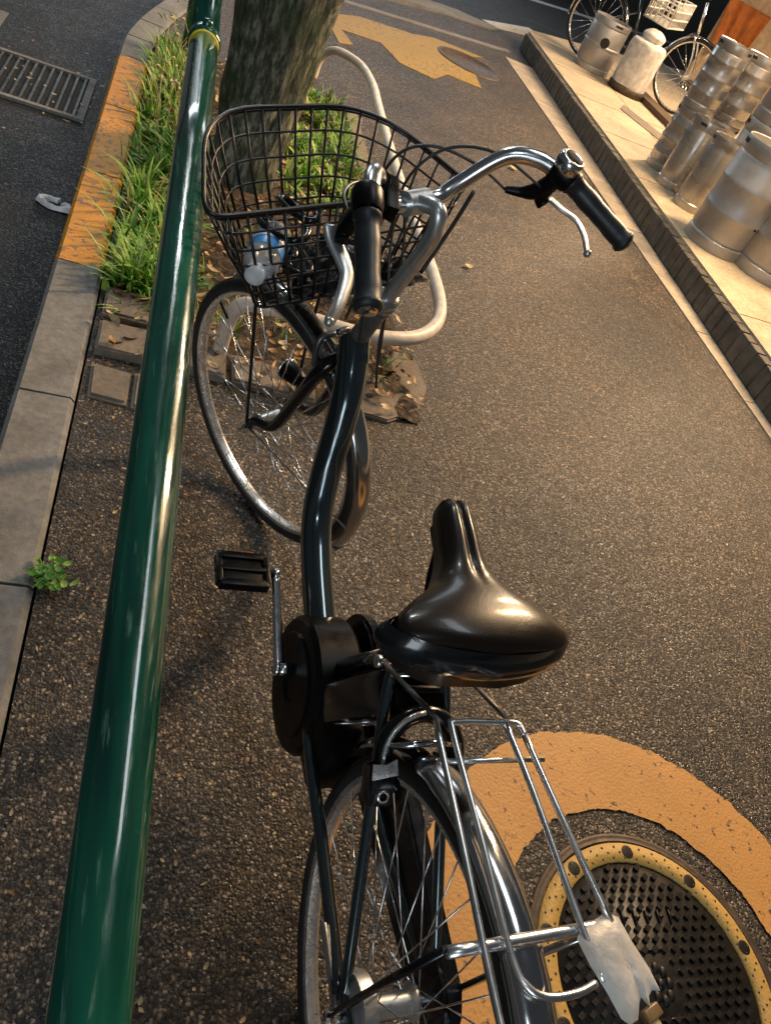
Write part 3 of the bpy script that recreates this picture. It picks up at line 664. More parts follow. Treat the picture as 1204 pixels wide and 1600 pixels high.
# ================================================================ THE BICYCLE
HR = 0.312                                   # hub height = wheel radius
HAx = math.radians(69); AX = Vector((0, -math.cos(HAx), math.sin(HAx))); PE = Vector((0, math.sin(HAx), math.cos(HAx)))
A0 = Vector((0, 1.157, HR)) - PE*0.054
def steer_m(a): return Matrix.Translation(A0) @ Matrix.Rotation(a, 4, AX) @ Matrix.Translation(-A0)
SW = steer_m(0.546); SH = steer_m(0.511); SB = steer_m(0.475)

def make_wheel(parent, Mx, name='wheel', detail=True, R=HR):
    """axle along X, centre at Mx origin"""
    Q = Mx @ Matrix.Rotation(PI/2, 4, 'Y')   # lathe axis Z -> X
    rb = bmesh.new()
    prof = [(R-.036, -.0105), (R-.030, -.0125), (R-.022, -.0125), (R-.024, -.009), (R-.034, 0), (R-.024, .009), (R-.022, .0125), (R-.030, .0125), (R-.036, .0105), (R-.0375, .004), (R-.0375, -.004), (R-.036, -.0105)]
    lathe(rb, prof, Q, 96 if detail else 40); w = link(name, rb, M['rim'], parent)
    tb = bmesh.new(); n = 14; pr = [(R-.017+.0165*math.cos(2*PI*k/n), .0172*math.sin(2*PI*k/n)) for k in range(n+1)]
    lathe(tb, pr, Q, 96 if detail else 40); link('tyre', tb, M['rubber'], w)
    hb_ = bmesh.new(); lathe(hb_, [(0, -.062), (.005, -.062), (.005, -.045), (.012, -.042), (.024, -.034), (.024, -.030), (.015, -.026), (.015, .026), (.024, .030), (.024, .034), (.012, .042), (.005, .045), (.005, .062), (0, .062)], Q, 24)
    link('hub', hb_, M['alloy'], w, autos=40)
    sb = bmesh.new(); N = 36 if detail else 20
    for i in range(N):
        a = 2*PI*i/N; side = -1 if i % 2 else 1; off = (0.9 if (i//2) % 2 else -0.9)
        p0 = Q @ Vector((.022*math.cos(a+off), .022*math.sin(a+off), side*.032)); p1 = Q @ Vector(((R-.037)*math.cos(a), (R-.037)*math.sin(a), 0))
        tube(sb, [p0, p1], 0.0012 if detail else .002, 5)
    s = link('spokes', sb, M['chrome'], w)
    vb = bmesh.new(); a = 2.2; tube(vb, [Q @ Vector(((R-.037)*math.cos(a), (R-.037)*math.sin(a), 0)), Q @ Vector(((R-.075)*math.cos(a), (R-.075)*math.sin(a), 0))], .003, 8); link('valve', vb, M['blackp'], w)
    return w
def make_fender(parent, Mx, a0, a1, R, w, mat, name, thick=.0012):
    """angles in the YZ plane, 0 = forward(+Y), 90 = up"""
    bm = bmesh.new(); n = 60; m_ = 12; outer = []; inner = []
    for i in range(n+1):
        a = math.radians(a0+(a1-a0)*i/n); o_ = []; q_ = []
        for k in range(m_+1):
            t = (k/m_*2-1); x = w/2*math.sin(t*1.25)/math.sin(1.25); r = R - w*0.42*(1-math.cos(t*1.25))
            o_.append(bm.verts.new(Mx @ Vector((x, r*math.cos(a), r*math.sin(a))))); q_.append(bm.verts.new(Mx @ Vector((x*.96, (r-thick)*math.cos(a), (r-thick)*math.sin(a)))))
        outer.append(o_); inner.append(q_)
    for L_, fl in ((outer, 0), (inner, 1)):
        for a, b in zip(L_, L_[1:]):
            for k in range(m_): bm.faces.new((a[k], a[k+1], b[k+1], b[k]) if not fl else (a[k], b[k], b[k+1], a[k+1]))
    for i in range(n):
        for k in (0, m_): bm.faces.new((outer[i][k], outer[i+1][k], inner[i+1][k], inner[i][k]))
    for i in (0, n):
        for k in range(m_): bm.faces.new((outer[i][k], outer[i][k+1], inner[i][k+1], inner[i][k]))
    return link(name, bm, mat, parent)
def T(M4, P): return [M4 @ Vector(p) for p in P]
def part(name, mat, parent, fn, autos=None, smooth=True):
    bm = bmesh.new(); fn(bm); return link(name, bm, mat, parent, smooth=smooth, autos=autos)

B = empty('bicycle', (0, 0, 0)); B.matrix_world = Matrix.Rotation(0.075, 4, 'Z') @ Matrix.Rotation(0.031, 4, 'Y')
tag(B, 'black city bicycle with wire basket and chrome handlebar beside the green rail in the foreground', 'bicycle')
RWm = Matrix.Translation((0, 0, HR)); FWm = SW @ Matrix.Translation((0, 1.157, HR))
rw = make_wheel(B, RWm); fw = make_wheel(B, FWm)
# ---- frame
def f_frame(bm):
    P = [(0, .968, .670), (0, .905, .61), (0, .868, .54), (0, .835, .455), (0, .785, .385), (0, .70, .343), (0, .52, .30)]
    pp = cr_path(P, 12); tube(bm, pp, [0.0290]*len(pp), 32, up=(1, 0, 0))
fr = part('frame', M['frame'], B, f_frame)
def htube(bm):
    a, b = A0+AX*0.36, A0+AX*0.515; lathe(bm, [(0, 0), (.0205, 0), (.022, .004), (.019, .010), (.018, .02), (.018, .135), (.0205, .143), (.022, .150), (.021, .157), (0, .157)], frame_z(a, b-a), 28)
part('head_tube', simple('grey_head_tube', (0.14, 0.145, 0.145), 0.3, 0.6), fr, htube, 40)
def stube(bm):
    tube(bm, [(0, .515, .27), (0, .40, .50), (0, .352, .598)], .0165, 20)
    tube(bm, [(0, .500, .305), (0, .45, .33)], .02, 14)
part('seat_tube', M['frame'], fr, stube)
for s in (-1, 1):
    part('chain_stay', M['frame'], fr, lambda bm: tube(bm, cr_path([(s*.030, .46, .275), (s*.045, .36, .285), (s*.052, .2, .295), (s*.066, .02, .312)], 5), .010, 12))
    part('seat_stay', M['frame'], fr, lambda bm: tube(bm, cr_path([(s*.020, .350, .602), (s*.042, .318, .577), (s*.052, .2, .478), (s*.066, .0, .312)], 5), .0078, 12))
    part('dropout', M['frame'], fr, lambda bm: box(bm, (s*.068, 0, HR), (.005, .045, .045), bev=.0015), smooth=False)
    part('axle_nut', M['chrome'], rw, lambda bm: lathe(bm, [(0, .0), (.0105, .0), (.0105, .010), (.007, .012), (.007, .018), (0, .018)], frame_z((s*.072, 0, HR), (s, 0, 0)), 6, ), autos=30)
part('seat_collar', M['chrome'], fr, lambda bm: (tube(bm, [(0, .358, .587), (0, .348, .607)], .0195, 20), tube(bm, [(-.058, .335, .592), (.058, .335, .592)], .0045, 10), tube(bm, [(-.045, .320, .585), (.055, .320, .585)], .0035, 10), lathe(bm, [(0, 0), (.009, 0), (.009, .007), (0, .009)], frame_z((-.058, .335, .592), (-1, 0, 0)), 12), lathe(bm, [(0, 0), (.009, 0), (.009, .007), (0, .009)], frame_z((.058, .335, .592), (1, 0, 0)), 12)))
part('hub_brake', M['alloy'], rw, lambda bm: lathe(bm, [(0, 0), (.045, 0), (.047, .006), (.047, .020), (.040, .026), (.018, .028), (0, .028)], frame_z((-.036, 0, HR), (-1, 0, 0)), 36), autos=40)
part('brake_arm', M['alloy'], rw, lambda bm: box(bm, (-.072, .045, HR-.006), (.004, .12, .016), bev=.001))
# ---- motor, battery, chain case
part('motor_unit', M['blackp'], B, lambda bm: (lathe(bm, [(0, -.050), (.030, -.050), (.033, -.054), (.088, -.054), (.092, -.050), (.112, -.048), (.119, -.040), (.120, .028), (.112, .036), (0, .036)], Matrix.Translation((0, .497, .262)) @ Matrix.Rotation(PI/2, 4, 'Y'), 48), box(bm, (0, .40, .285), (.085, .16, .12), bev=.02)), autos=38)
def case(bm):
    o_ = []
    for i in range(17): a = PI/2*0.95 - PI*0.95*i/16 + 0; o_.append((.515+.100*math.cos(a), .285+.100*math.sin(a)))
    for i in range(9): a = -PI/2 - PI*i/8; o_.append((-.005+.045*math.cos(a), HR+.045*math.sin(a)))
    MM = Matrix(((0, 0, 1, 0), (1, 0, 0, 0), (0, 1, 0, 0), (0, 0, 0, 1)))
    prism(bm, o_, .056, .084, MM); bmesh.ops.bevel(bm, geom=[e for e in bm.edges if abs(e.verts[0].co.x-e.verts[1].co.x) < 1e-5], offset=.006, segments=2, affect='EDGES')
part('chain_case', M['blackg'], B, case, 50)
def batt(bm):
    d = Vector((0, -.42, .907)); Mx = frame_z((0, .425, .385), d, (1, 0, 0)); box(bm, (-.004, -.030, .100), (.088, .062, .215), Mx, .012)
bt = part('battery', M['blackg'], B, batt, 50)
def batt_top(bm):
    d = Vector((0, -.42, .907)); Mx = frame_z((0, .425, .385), d, (1, 0, 0)); box(bm, (0, -.03, .212), (.070, .050, .014), Mx, .006); tube(bm, cr_path([Mx @ Vector(q) for q in ((-.025, -.03, .215), (-.022, -.03, .235), (.022, -.03, .235), (.025, -.03, .215))], 4), .005, 8)
part('battery_handle', M['blackp'], bt, batt_top, 50)
def lab(bm):
    d = Vector((0, -.42, .907)); Mx = frame_z((0, .425, .385), d, (1, 0, 0))
    for z, x0, x1 in ((.048, -.046, .022), (.080, -.026, .034), (.006, .008, .036)): prism(bm, [(x0, z-.007), (x1-.004, z-.007), (x1, z+.007), (x0+.006, z+.007)], -.0635, -.0618, Mx @ Matrix(((1, 0, 0, 0), (0, 0, 1, 0), (0, 1, 0, 0), (0, 0, 0, 1))))
part('silver_stripe', M['rim'], bt, lab)
# ---- cranks and pedals
def crank(s, ang):
    c = Vector((s*.075, .515, .28)); e = c + Vector((s*.012, .165*math.cos(ang), .165*math.sin(ang)))
    cr_ = part('crank', M['chrome'], B, lambda bm: (tube(bm, [c-Vector((s*.02, 0, 0)), c+Vector((s*.004, 0, 0))], .011, 16), tube(bm, cr_path([c, c+(e-c)*.5, e], 4), [.0105, .010, .0095, .009, .0085, .008, .008, .008, .009], 12, flat=.7), lathe(bm, [(0, 0), (.012, 0), (.012, .006), (.006, .010), (0, .010)], frame_z(c+Vector((s*.002, 0, 0)), (s, 0, 0)), 16), lathe(bm, [(0, 0), (.011, 0), (.011, .008), (0, .010)], frame_z(e-Vector((s*.004, 0, 0)), (s, 0, 0)), 16)))
    pc = e + Vector((s*.060, 0, 0))
    def pd(bm):
        tube(bm, [e, e+Vector((s*.108, 0, 0))], .0065, 10)
        for q in (-1, 1): box(bm, pc+Vector((0, q*.030, 0)), (.088, .015, .019), bev=.004)
        for q in (-1, 1): box(bm, pc+Vector((q*.042, 0, 0)), (.010, .06, .020), bev=.003)
        box(bm, pc, (.080, .046, .010), bev=.002); box(bm, pc, (.088, .010, .020), bev=.003)
    pe = part('pedal', M['blackp'], cr_, pd, 40)
    part('reflector', simple('amber_reflector', (0.5, 0.18, 0.02), 0.25), pe, lambda bm: box(bm, pc+Vector((0, .0388, 0)), (.045, .003, .014), bev=.0008))
crank(-1, 0.458); crank(1, 0.458+PI)
# ---- fork and front hub
def fork(bm):
    cw = A0 + AX*0.345
    tube(bm, T(SW, [cw-AX*.0, cw+AX*.03]), .017, 16)
    for s in (-1, 1):
        P = [(0, cw.y, cw.z), (s*.030, cw.y+.0, cw.z-.004), (s*.046, cw.y+.012, cw.z-.035), (s*.050, A0.y-.358*.20, A0.z+.934*.20), (s*.053, A0.y-.358*.09+.006, A0.z+.934*.09), (s*.056, 1.135, HR+.035), (s*.058, 1.157, HR)]
        pp = cr_path(T(SW, P), 5); tube(bm, pp, [.0165-.0065*i/(len(pp)-1) for i in range(len(pp))], 16)
fk = part('fork', M['blackg'], B, fork)
for s in (-1, 1):
    part('axle_nut', M['chrome'], fw, lambda bm: lathe(bm, [(0, 0), (.0105, 0), (.0105, .010), (.006, .012), (.006, .018), (0, .018)], frame_z(SW @ Vector((s*.064, 1.157, HR)), (SW.to_3x3() @ Vector((s, 0, 0)))), 6), autos=30)
# caliper brake in front of crown
def cal(bm):
    cw = A0 + AX*0.34
    for s in (-1, 1): tube(bm, cr_path(T(SW, [cw+PE*.03+Vector((s*.004, 0, .03)), cw+PE*.034+Vector((s*.034, 0, .022)), cw+PE*.03+Vector((s*.040, 0, -.03)), cw+PE*.02+Vector((s*.022, 0, -.052))]), 4), .006, 10)
    tube(bm, T(SW, [cw-PE*.015, cw+PE*.05]), .005, 8)
part('front_brake', simple('dark_alloy', (0.16, 0.16, 0.165), 0.4, 0.8), fk, cal)
def lampf(bm):
    c = SW @ Vector((.036, 1.150, .435)); z = (SW.to_3x3() @ Vector((0, 1, -.1)))
    lathe(bm, [(0, -.035), (.012, -.033), (.019, -.02), (.022, .005), (.023, .018), (.019, .020), (0, .016)], frame_z(c, z), 24)
    tube(bm, [c, SW @ Vector((.05, 1.11, .435))], .006, 8)
hl = part('headlight', M['blackp'], fk, lampf, 50)
part('lens_ring', M['chrome'], hl, lambda bm: lathe(bm, [(.0195, .017), (.0245, .017), (.0245, .022), (.020, .024)], frame_z(SW @ Vector((.036, 1.150, .435)), (SW.to_3x3() @ Vector((0, 1, -.1)))), 24))
ff = make_fender(B, FWm, 62, 207, .331, .046, M['fender_steel'], 'front_fender')
for s in (-1, 1):
    part('fender_stay', M['chrome'], ff, lambda bm: tube(bm, T(SW, [(s*.06, 1.157, HR), (s*.026, 1.157+.322*math.cos(math.radians(186)), HR+.322*math.sin(math.radians(186)))]), .0022, 8))
part('fender_flap', M['chrome'], ff, lambda bm: box(bm, (0, 0, 0), (.044, .020, .004), SW @ Matrix.Translation((0, 1.157+.332*math.cos(math.radians(206)), HR+.332*math.sin(math.radians(206)))) @ Matrix.Rotation(math.radians(-62), 4, 'X'), .0015))
# ---- stem, handlebar
def stem(bm):
    q = [A0+AX*.512, A0+AX*.56, A0+AX*.62, A0+AX*.675, A0+AX*.705+PE*.006, A0+AX*.722+PE*.022, Vector((0, .905, .967))]
    pp = cr_path(T(SH, q), 5); n = len(pp); tube(bm, pp, [.0130 for i in range(n)], 20)
    a = SH @ Vector((-.022, .913, .962)); b = SH @ Vector((.022, .913, .962)); tube(bm, [a, b], .0185, 20)
    tube(bm, [SH @ Vector((0, .925, .945)), SH @ Vector((0, .94, .965))], .006, 10)
st = part('stem', M['alloy'], B, stem, 50)
part('headset', M['chrome'], fr, lambda bm: (lathe(bm, [(.0, .0), (.0225, .0), (.0225, .008), (.020, .010), (.020, .013), (.0215, .014), (.0215, .022), (.016, .026), (0, .026)], frame_z(SH @ (A0+AX*.513), AX), 28),), 40)
bar = [(0, .913, .962), (.045, .913, .964), (.075, .908, .985), (.1276, .8795, 1.037), (.165, .845, 1.046), (.195, .808, 1.034), (.2074, .792, 1.026), (.235, .748, 1.000), (.261, .7045, .977)]
full = [(-x, y, z) for x, y, z in bar[:0:-1]] + bar
hbar = part('handlebar', M['chrome'], B, lambda bm: tube(bm, cr_path(T(SH, full), 8), .0122, 24))
def along(s, t):   # point on the grip line, t metres forward of the bar end
    e = Vector((s*.261, .7045, .977)); g = Vector((s*.2074, .792, 1.026)); d = (g-e).normalized(); return SH @ (e+d*t)
for s in (-1, 1):
    z = (along(s, .1)-along(s, 0)).normalized()
    pr = [(0, -.006), (.013, -.006), (.0185, -.001), (.0185, .004)] + [(.0158+.0010*math.sin(i*1.2)+.0012*(i == 4), .008+i*.012) for i in range(9)] + [(.0165, .118), (.0185, .120), (.0185, .125), (.0115, .127)]
    gp_ = part('grip', M['griprub'], hbar, lambda bm: lathe(bm, pr, frame_z(along(s, 0), z), 26), 50)
    if s < 0: part('end_cap', M['chrome'], gp_, lambda bm: lathe(bm, [(0, -.0085), (.009, -.0085), (.0125, -.0065)], frame_z(along(s, 0), z), 20))
    else: part('end_cap', M['blackp'], gp_, lambda bm: lathe(bm, [(0, -.0085), (.009, -.0085), (.0125, -.0065)], frame_z(along(s, 0), z), 20))
    def brk(bm):
        c = along(s, .142); Mx = frame_z(c, z, SH.to_3x3() @ Vector((0, 0, 1)))
        lathe(bm, [(.012, -.012), (.0185, -.012), (.0205, -.004), (.0205, .016), (.0175, .022), (.012, .022)], Mx, 24)
        tube(bm, cr_path([c, SH @ Vector((s*.190, .842, .998)), SH @ Vector((s*.178, .862, .985)), SH @ Vector((s*.158, .880, .982))], 4), [.013]*6+[.012, .011, .009, .008, .007, .006, .005], 12)
        tube(bm, cr_path([c, SH @ Vector((s*.197, .838, .992)), SH @ Vector((s*.203, .832, .978))], 3), .012, 10)
    bk_ = part('brake_bracket', M['blackp'], hbar, brk, 50)
    lv = [(-.200, .862, .982), (-.204, .848, .970), (-.206, .819, .955), (-.213, .800, .945), (-.242, .773, .935), (-.272, .752, .925)] if s < 0 else [(.216, .835, .984), (.224, .809, .978), (.240, .788, .970), (.236, .760, .960), (.222, .738, .952), (.217, .730, .949)]
    pp = cr_path(T(SH, lv), 5)
    part('brake_lever', M['alloy'], bk_, lambda bm: (tube(bm, pp, [(.0150 if s < 0 else .0095)-(.0075 if s < 0 else .003)*i/(len(pp)-1) for i in range(len(pp))], 14, flat=.45, up=(0, 0, 1)), sphere(bm, pp[-1], .0066, 10)))
# twist shifter / clamp block on the right, bell on top
part('shifter', M['blackp'], hbar, lambda bm: lathe(bm, [(.012, 0), (.021, .001), (.0225, .008), (.0225, .028), (.020, .034), (.012, .035)], frame_z(along(1, .126), (along(1, .1)-along(1, 0)).normalized()), 26), 50)
bc = SH @ Vector((.176, .800, 1.062))
bl = part('bell', M['chrome'], hbar, lambda bm: lathe(bm, [(.0135, .008), (.0155, .012), (.0195, .010), (.0215, .004), (.0215, -.006), (.0195, -.010), (0, -.010)], frame_z(bc, (.05, -.25, 1)), 28))
part('bell_dome', M['slot'], bl, lambda bm: (lathe(bm, [(0, .0135), (.008, .0130), (.0140, .0115), (.0150, .009)], frame_z(bc, (.05, -.25, 1)), 24), tube(bm, [bc, SH @ Vector((.190, .806, 1.035))], .008, 10)))
# display block and second clamp beside the stem, chrome knob
part('switch_box', M['blackp'], hbar, lambda bm: (box(bm, (0, 0, 0), (.020, .024, .066), frame_z(SH @ Vector((-.098, .872, 1.004)), SH @ Vector((-.077, .902, 1.02)) - SH @ Vector((-.128, .831, 1.0)), SH.to_3x3() @ Vector((1, 0, 0))), .004), lathe(bm, [(.011, -.014), (.0175, -.012), (.0175, .012), (.011, .014)], frame_z(SH @ Vector((-.1, .897, 1.01)), SH.to_3x3() @ Vector((-.6, -.35, .6))), 20)), 50)
# ---- cables
def cables(bm):
    C1 = [(.158, .880, .982), (.13, .93, 1.0), (.085, .985, 1.005), (.04, 1.01, .985), (.0, 1.005, .93), (-.01, .995, .85), (.01, 1.0, .75), (.02, 1.02, .67)]
    C2 = [(-.158, .880, .982), (-.13, .93, .985), (-.07, .965, .975), (.02, .975, .95), (.045, .96, .88), (.03, .93, .80), (.025, .93, .70), (.02, .90, .60)]
    C3 = [(.175, .83, 1.01), (.135, .905, 1.03), (.09, .965, 1.01), (.05, .99, .95), (.04, .98, .86), (.032, .945, .76), (.03, .92, .64)]
    C4 = [(-.09, .90, 1.0), (-.05, .94, .96), (-.02, .96, .90), (-.022, .95, .80), (-.024, .93, .70)]
    for c_, r in ((C1, .0026), (C2, .0026), (C3, .0024), (C4, .002)): tube(bm, cr_path(T(SH, c_), 7), r, 8)
part('brake_cables', M['cable'], B, cables)
# ---- basket
def rounded(c, r, n=7):
    """closed loop through 4 corners (x,y,z) with rounding r"""
    out = []; N = len(c)
    for i in range(N):
        p = Vector(c[i]); a = Vector(c[i-1]); b = Vector(c[(i+1) % N]); ua = (a-p).normalized()*r[i]; ub = (b-p).normalized()*r[i]
        for k in range(n): t = k/(n-1); out.append((p+ua)*(1-t)**2 + 2*p*t*(1-t) + (p+ub)*t*t)
    return out
def resample(P, n):
    N = len(P); L_ = [0]
    for i in range(N): L_.append(L_[-1] + (P[(i+1) % N]-P[i]).length)
    out = []; j = 0
    for k in range(n):
        d = L_[-1]*k/n
        while L_[j+1] < d: j += 1
        t = (d-L_[j])/max(1e-9, L_[j+1]-L_[j]); out.append(P[j].lerp(P[(j+1) % N], t))
    return out
NV = 38
rimc = [(.288, 1.055, .884), (.180, 1.262, .945), (-.166, 1.262, .945), (-.272, 1.055, .884)]
botc = [(.185, 1.035, .722), (.118, 1.214, .722), (-.100, 1.214, .722), (-.172, 1.035, .722)]
RR = resample(rounded(rimc, (.045, .115, .10, .045)), NV*4); BB = resample(rounded(botc, (.025, .035, .035, .025)), NV*4)
bsk = part('basket', M['wire'], B, lambda bm: (tube(bm, T(SB, RR), .0036, 8, closed=True), tube(bm, T(SB, [v-Vector((0, 0, .006)) for v in RR]), .002, 6, closed=True), tube(bm, T(SB, BB), .0032, 6, closed=True)))
def bwall(bm):
    for i in range(NV): tube(bm, T(SB, [RR[i*4], RR[i*4].lerp(BB[i*4], .5)+(RR[i*4]-Vector((0, 1.13, .9))).normalized()*.004, BB[i*4]]), .0026, 6)
    for f in (.18, .36, .53, .69, .84): tube(bm, T(SB, [a.lerp(b, f)+(a-Vector((0, 1.13, .9))).normalized()*.003*math.sin(PI*f) for a, b in zip(RR[::2], BB[::2])]), .0022, 5, closed=True)
part('basket_walls', M['wire'], bsk, bwall)
def bbot(bm):
    for i in range(12):
        x = -.155+.318*i/11+.003; tube(bm, T(SB, [(x*1.02, 1.037, .722), (x*.66, 1.213, .722)]), .0023, 5)
    for i in range(8):
        t = (i+.5)/8; y = 1.035+.179*t; w0 = -.172+.072*t; w1 = .185-.067*t; tube(bm, T(SB, [(w0, y, .724), (w1, y, .724)]), .0018, 5)
part('basket_floor', M['wire'], bsk, bbot)
def bst(bm):
    for s in (-1, 1): tube(bm, cr_path([SB @ Vector((s*.10, 1.16, .715)), SB @ Vector((s*.085, 1.17, .70)), SW @ Vector((s*.070, 1.16, .5)), SW @ Vector((s*.064, 1.157, HR))], 5), .0036, 8)
    tube(bm, T(SB, [(-.12, 1.16, .717), (.12, 1.16, .717)]), .0036, 8); box(bm, SB @ Vector((0, 1.0, .80)), (.07, .03, .05), bev=.005)
    tube(bm, cr_path(T(SB, [(.288, 1.055, .88), (.25, 1.045, .82), (.19, 1.035, .725)]), 4), .0042, 8)
part('basket_stay', M['wire'], bsk, bst)
# ---- saddle
def sad_w(y):
    pts = [(.490, .008), (.4885, .016), (.484, .023), (.474, .0265), (.455, .0280), (.42, .0295), (.395, .0325), (.37, .040), (.35, .054), (.33, .077), (.31, .100), (.29, .116), (.275, .121), (.262, .117), (.250, .099), (.243, .075), (.239, .045), (.237, .012)]
    for (a, w0), (b, w1) in zip(pts, pts[1:]):
        if b <= y <= a: return w0+(w1-w0)*(a-y)/(a-b)
    return .004 if y > .4 else .012
def sad(bm):
    ysl = [.490, .4885, .486, .482, .476, .466, .45, .43, .41, .395, .38, .365, .35, .335, .32, .305, .29, .275, .264, .255, .248, .243, .239, .237]; rings = []
    for y in ysl:
        w = sad_w(y); f = (y-.237)/.253; ox = -.008+.026*f
        zt = .766 + .014*math.exp(-((f-.15)/.25)**2) - .006*math.exp(-((f-.5)/.15)**2) - .010*max(0, (f-.9)/.1)**2 - .012*max(0, (.06-f)/.06)**2
        sk = (.016 + .040*(1-f))*min(1, (1-f)/.05+.3); edge = 1 if .2 < y < .484 else .5; row = []
        n = 22
        for k in range(-n, n+1):
            u = k/n
            if abs(u) < .72:
                q = u/.72; x = w*.92*q; z = zt - .020*abs(q)**2.6*edge*min(1, w/.05+.35)
                g = math.exp(-(x/.005)**2)*.007*min(1, max(0, (f-.42)/.2)); z -= g
            else:
                q = (abs(u)-.72)/.28; x = math.copysign(w*(.93+.07*math.sin(min(1, q*1.6)*PI/2)-.10*max(0, q-.6)), u); z = zt - .020*edge*min(1, w/.05+.35) - sk*q**1.15
            row.append(bm.verts.new((x+ox, y, z)))
        rings.append(row)
    for a, b in zip(rings, rings[1:]):
        for k in range(len(a)-1): bm.faces.new((a[k], a[k+1], b[k+1], b[k]))
    bm.faces.new(rings[0]); bm.faces.new(rings[-1][::-1])
sd = part('saddle', M['leather'], B, sad)
def sbump(bm):
    P = []
    for i in range(15): a = PI*1.02*i/14 - .01*PI; P.append((.1195*math.cos(a), .262-.070*math.sin(a)*(1 if 1 else 0)-.004, .712+.004*math.sin(a)))
    P = [(.112, .30, .716)] + P + [(-.112, .30, .716)]
    pp = cr_path(P, 4); n = len(pp); tube(bm, pp, [.0235*min(1, .35+4*min(i, n-1-i)/n) for i in range(n)], 16, flat=.62, up=(1, 0, 0)) 
def sbump2(bm):   # rear skirt: follows the outline of the saddle
    ysl = []; L_ = []
    for i in range(41):
        a = -PI*.12 + PI*1.24*i/40; x = .1205*math.cos(a)-.0075; y = .284 - .047*max(-1, math.sin(a)); L_.append((x, y, a))
    rows = []
    for x, y, a in L_:
        nx, ny = math.cos(a), -math.sin(a); row = []
        for k in range(9):
            t = k/8; o_ = .010*math.sin(PI*min(1, t*1.1)) - .012*max(0, t-.75)*2 - .02*max(0, abs(a-PI/2)/PI*2-1.02)*4; sd_ = min(1, abs(a-PI/2)/(PI/2)); z = .7655 - .017*sd_**2 - (.064-.022*sd_**2)*t
            row.append(bm.verts.new((x+nx*o_, y+ny*o_, z)))
        rows.append(row)
    for a, b in zip(rows, rows[1:]):
        for k in range(8): bm.faces.new((a[k], a[k+1], b[k+1], b[k]))
part('rear_bumper', M['bumper'], sd, sbump2)
def sunder(bm):
    prism(bm, [(sad_w(y)*.80*s - .008+.026*(y-.237)/.253, y) for s, ys_ in ((1, [.47, .42, .36, .31, .285, .265, .252]), (-1, [.252, .265, .285, .31, .36, .42, .47])) for y in ys_], .712, .722)
    for s in (-1, 1): tube(bm, cr_path([(s*.012+.014, .45, .715), (s*.022, .38, .685), (s*.022, .33, .68), (s*.045, .275, .70)], 4), .004, 8)
    for s in (-1, 1):
        P = [(s*.055+.016*math.cos(i*.7), .285+.016*math.sin(i*.7), .665+.0009*i) for i in range(46)]; tube(bm, P, .0028, 6)
    box(bm, (0, .335, .684), (.055, .04, .03), bev=.006)
part('saddle_base', M['blackp'], sd, sunder, 40)
part('seat_post', M['chrome'], B, lambda bm: tube(bm, [(0, .352, .605), (0, .335, .69)], .0135, 18))
# ---- rear fender, ring lock
rf = make_fender(B, RWm, 18, 205, .334, .054, M['fender_steel'], 'rear_fender')
part('fender_bridge', M['fender_steel'], rf, lambda bm: tube(bm, [(-.05, .235, .555), (.0, .232, .568), (.05, .235, .555)], .005, 8))
u = Vector((0, .72, .69)).normalized(); cL = Vector((.0, 0, HR)) + u*.318; MLk = Matrix((Vector((1, 0, 0)), u, Vector((1, 0, 0)).cross(u))).transposed().to_4x4(); MLk.translation = cL
def lk(bm):
    P = [(.054*math.cos(a), .054*math.sin(a), 0) for a in [math.radians(-50+280*i/20) for i in range(21)]]
    P = [(p[0], p[1]+.004, 0) for p in P]
    tube(bm, T(MLk, P), .0125, 12, flat=1.0); box(bm, (-.058, -.030, .004), (.034, .05, .034), MLk, .008)
lo = part('ring_lock', M['blackg'], B, lk, 50)
part('lock_arc', M['rim'], lo, lambda bm: tube(bm, T(MLk, [(.0575*math.cos(a), .0575*math.sin(a)+.004, .0108) for a in [math.radians(95+120*i/12) for i in range(13)]]), .0036, 8))
part('lock_plate', M['rim'], lo, lambda bm: prism(bm, [(-.075, -.020), (-.040, -.014), (-.044, .006), (-.058, -.001), (-.076, .000)], .0212, .0228, MLk), smooth=False)
part('key_cylinder', M['rim'], lo, lambda bm: lathe(bm, [(.0055, -.001), (.0085, -.001), (.0085, .003), (.0055, .003)], MLk @ Matrix.Translation((-.058, -.040, .0212)), 18))
# ---- rear rack
r_ = .0040
def rack(bm):
    zf, zr = .680, .659
    L1 = [(-.030, .335, .588), (-.052, .24, .655), (-.055, .20, .679), (-.058, .07, .670), (-.060, -.06, zr), (-.063, -.20, zr)]
    L1 = L1[1:]
    tube(bm, cr_path([(-.055, .205, .676), (-.058, .07, .668), (-.060, -.06, .656), (-.062, -.17, .654)], 4), r_, 10)
    loop = [(.058, .185, zf-.001), (.052, .199, zf), (.02, .201, zf), (-.030, .201, zf), (-.039, .19, zf), (-.037, .08, zf-.007), (-.032, -.03, zr+.001), (-.024, -.058, zr), (-.004, -.070, zr), (.03, -.071, zr), (.055, -.066, zr)]
    tube(bm, cr_path(loop, 5), r_, 10)
    tube(bm, cr_path([(.036, .199, zf), (.045, .12, zf-.004), (.058, -.01, zr+.004), (.066, -.066, zr)], 4), r_, 10)
    tube(bm, cr_path([(.058, .185, zf-.001), (.074, .08, zf-.006), (.099, -.015, zr+.002)], 4), r_, 10)
    tube(bm, [(-.060, .160, zf-.012), (.082, .160, zf-.012)], .0034, 8)
    tube(bm, cr_path([(-.096, -.020, zr-.006), (0, -.018, zr-.007), (.101, -.016, zr-.004)], 3), .0062, 12)
rk = part('rear_rack', M['rack'], B, rack)
dst = simple('dull_dark_strut', (0.10, 0.095, 0.09), 0.45, 0.6)
for s in (-1, 1): part('rack_front_strut', dst, rk, lambda bm: tube(bm, [(s*.055, .335, .592), (s*.048, .203, .675)], .0046, 8, flat=.5))
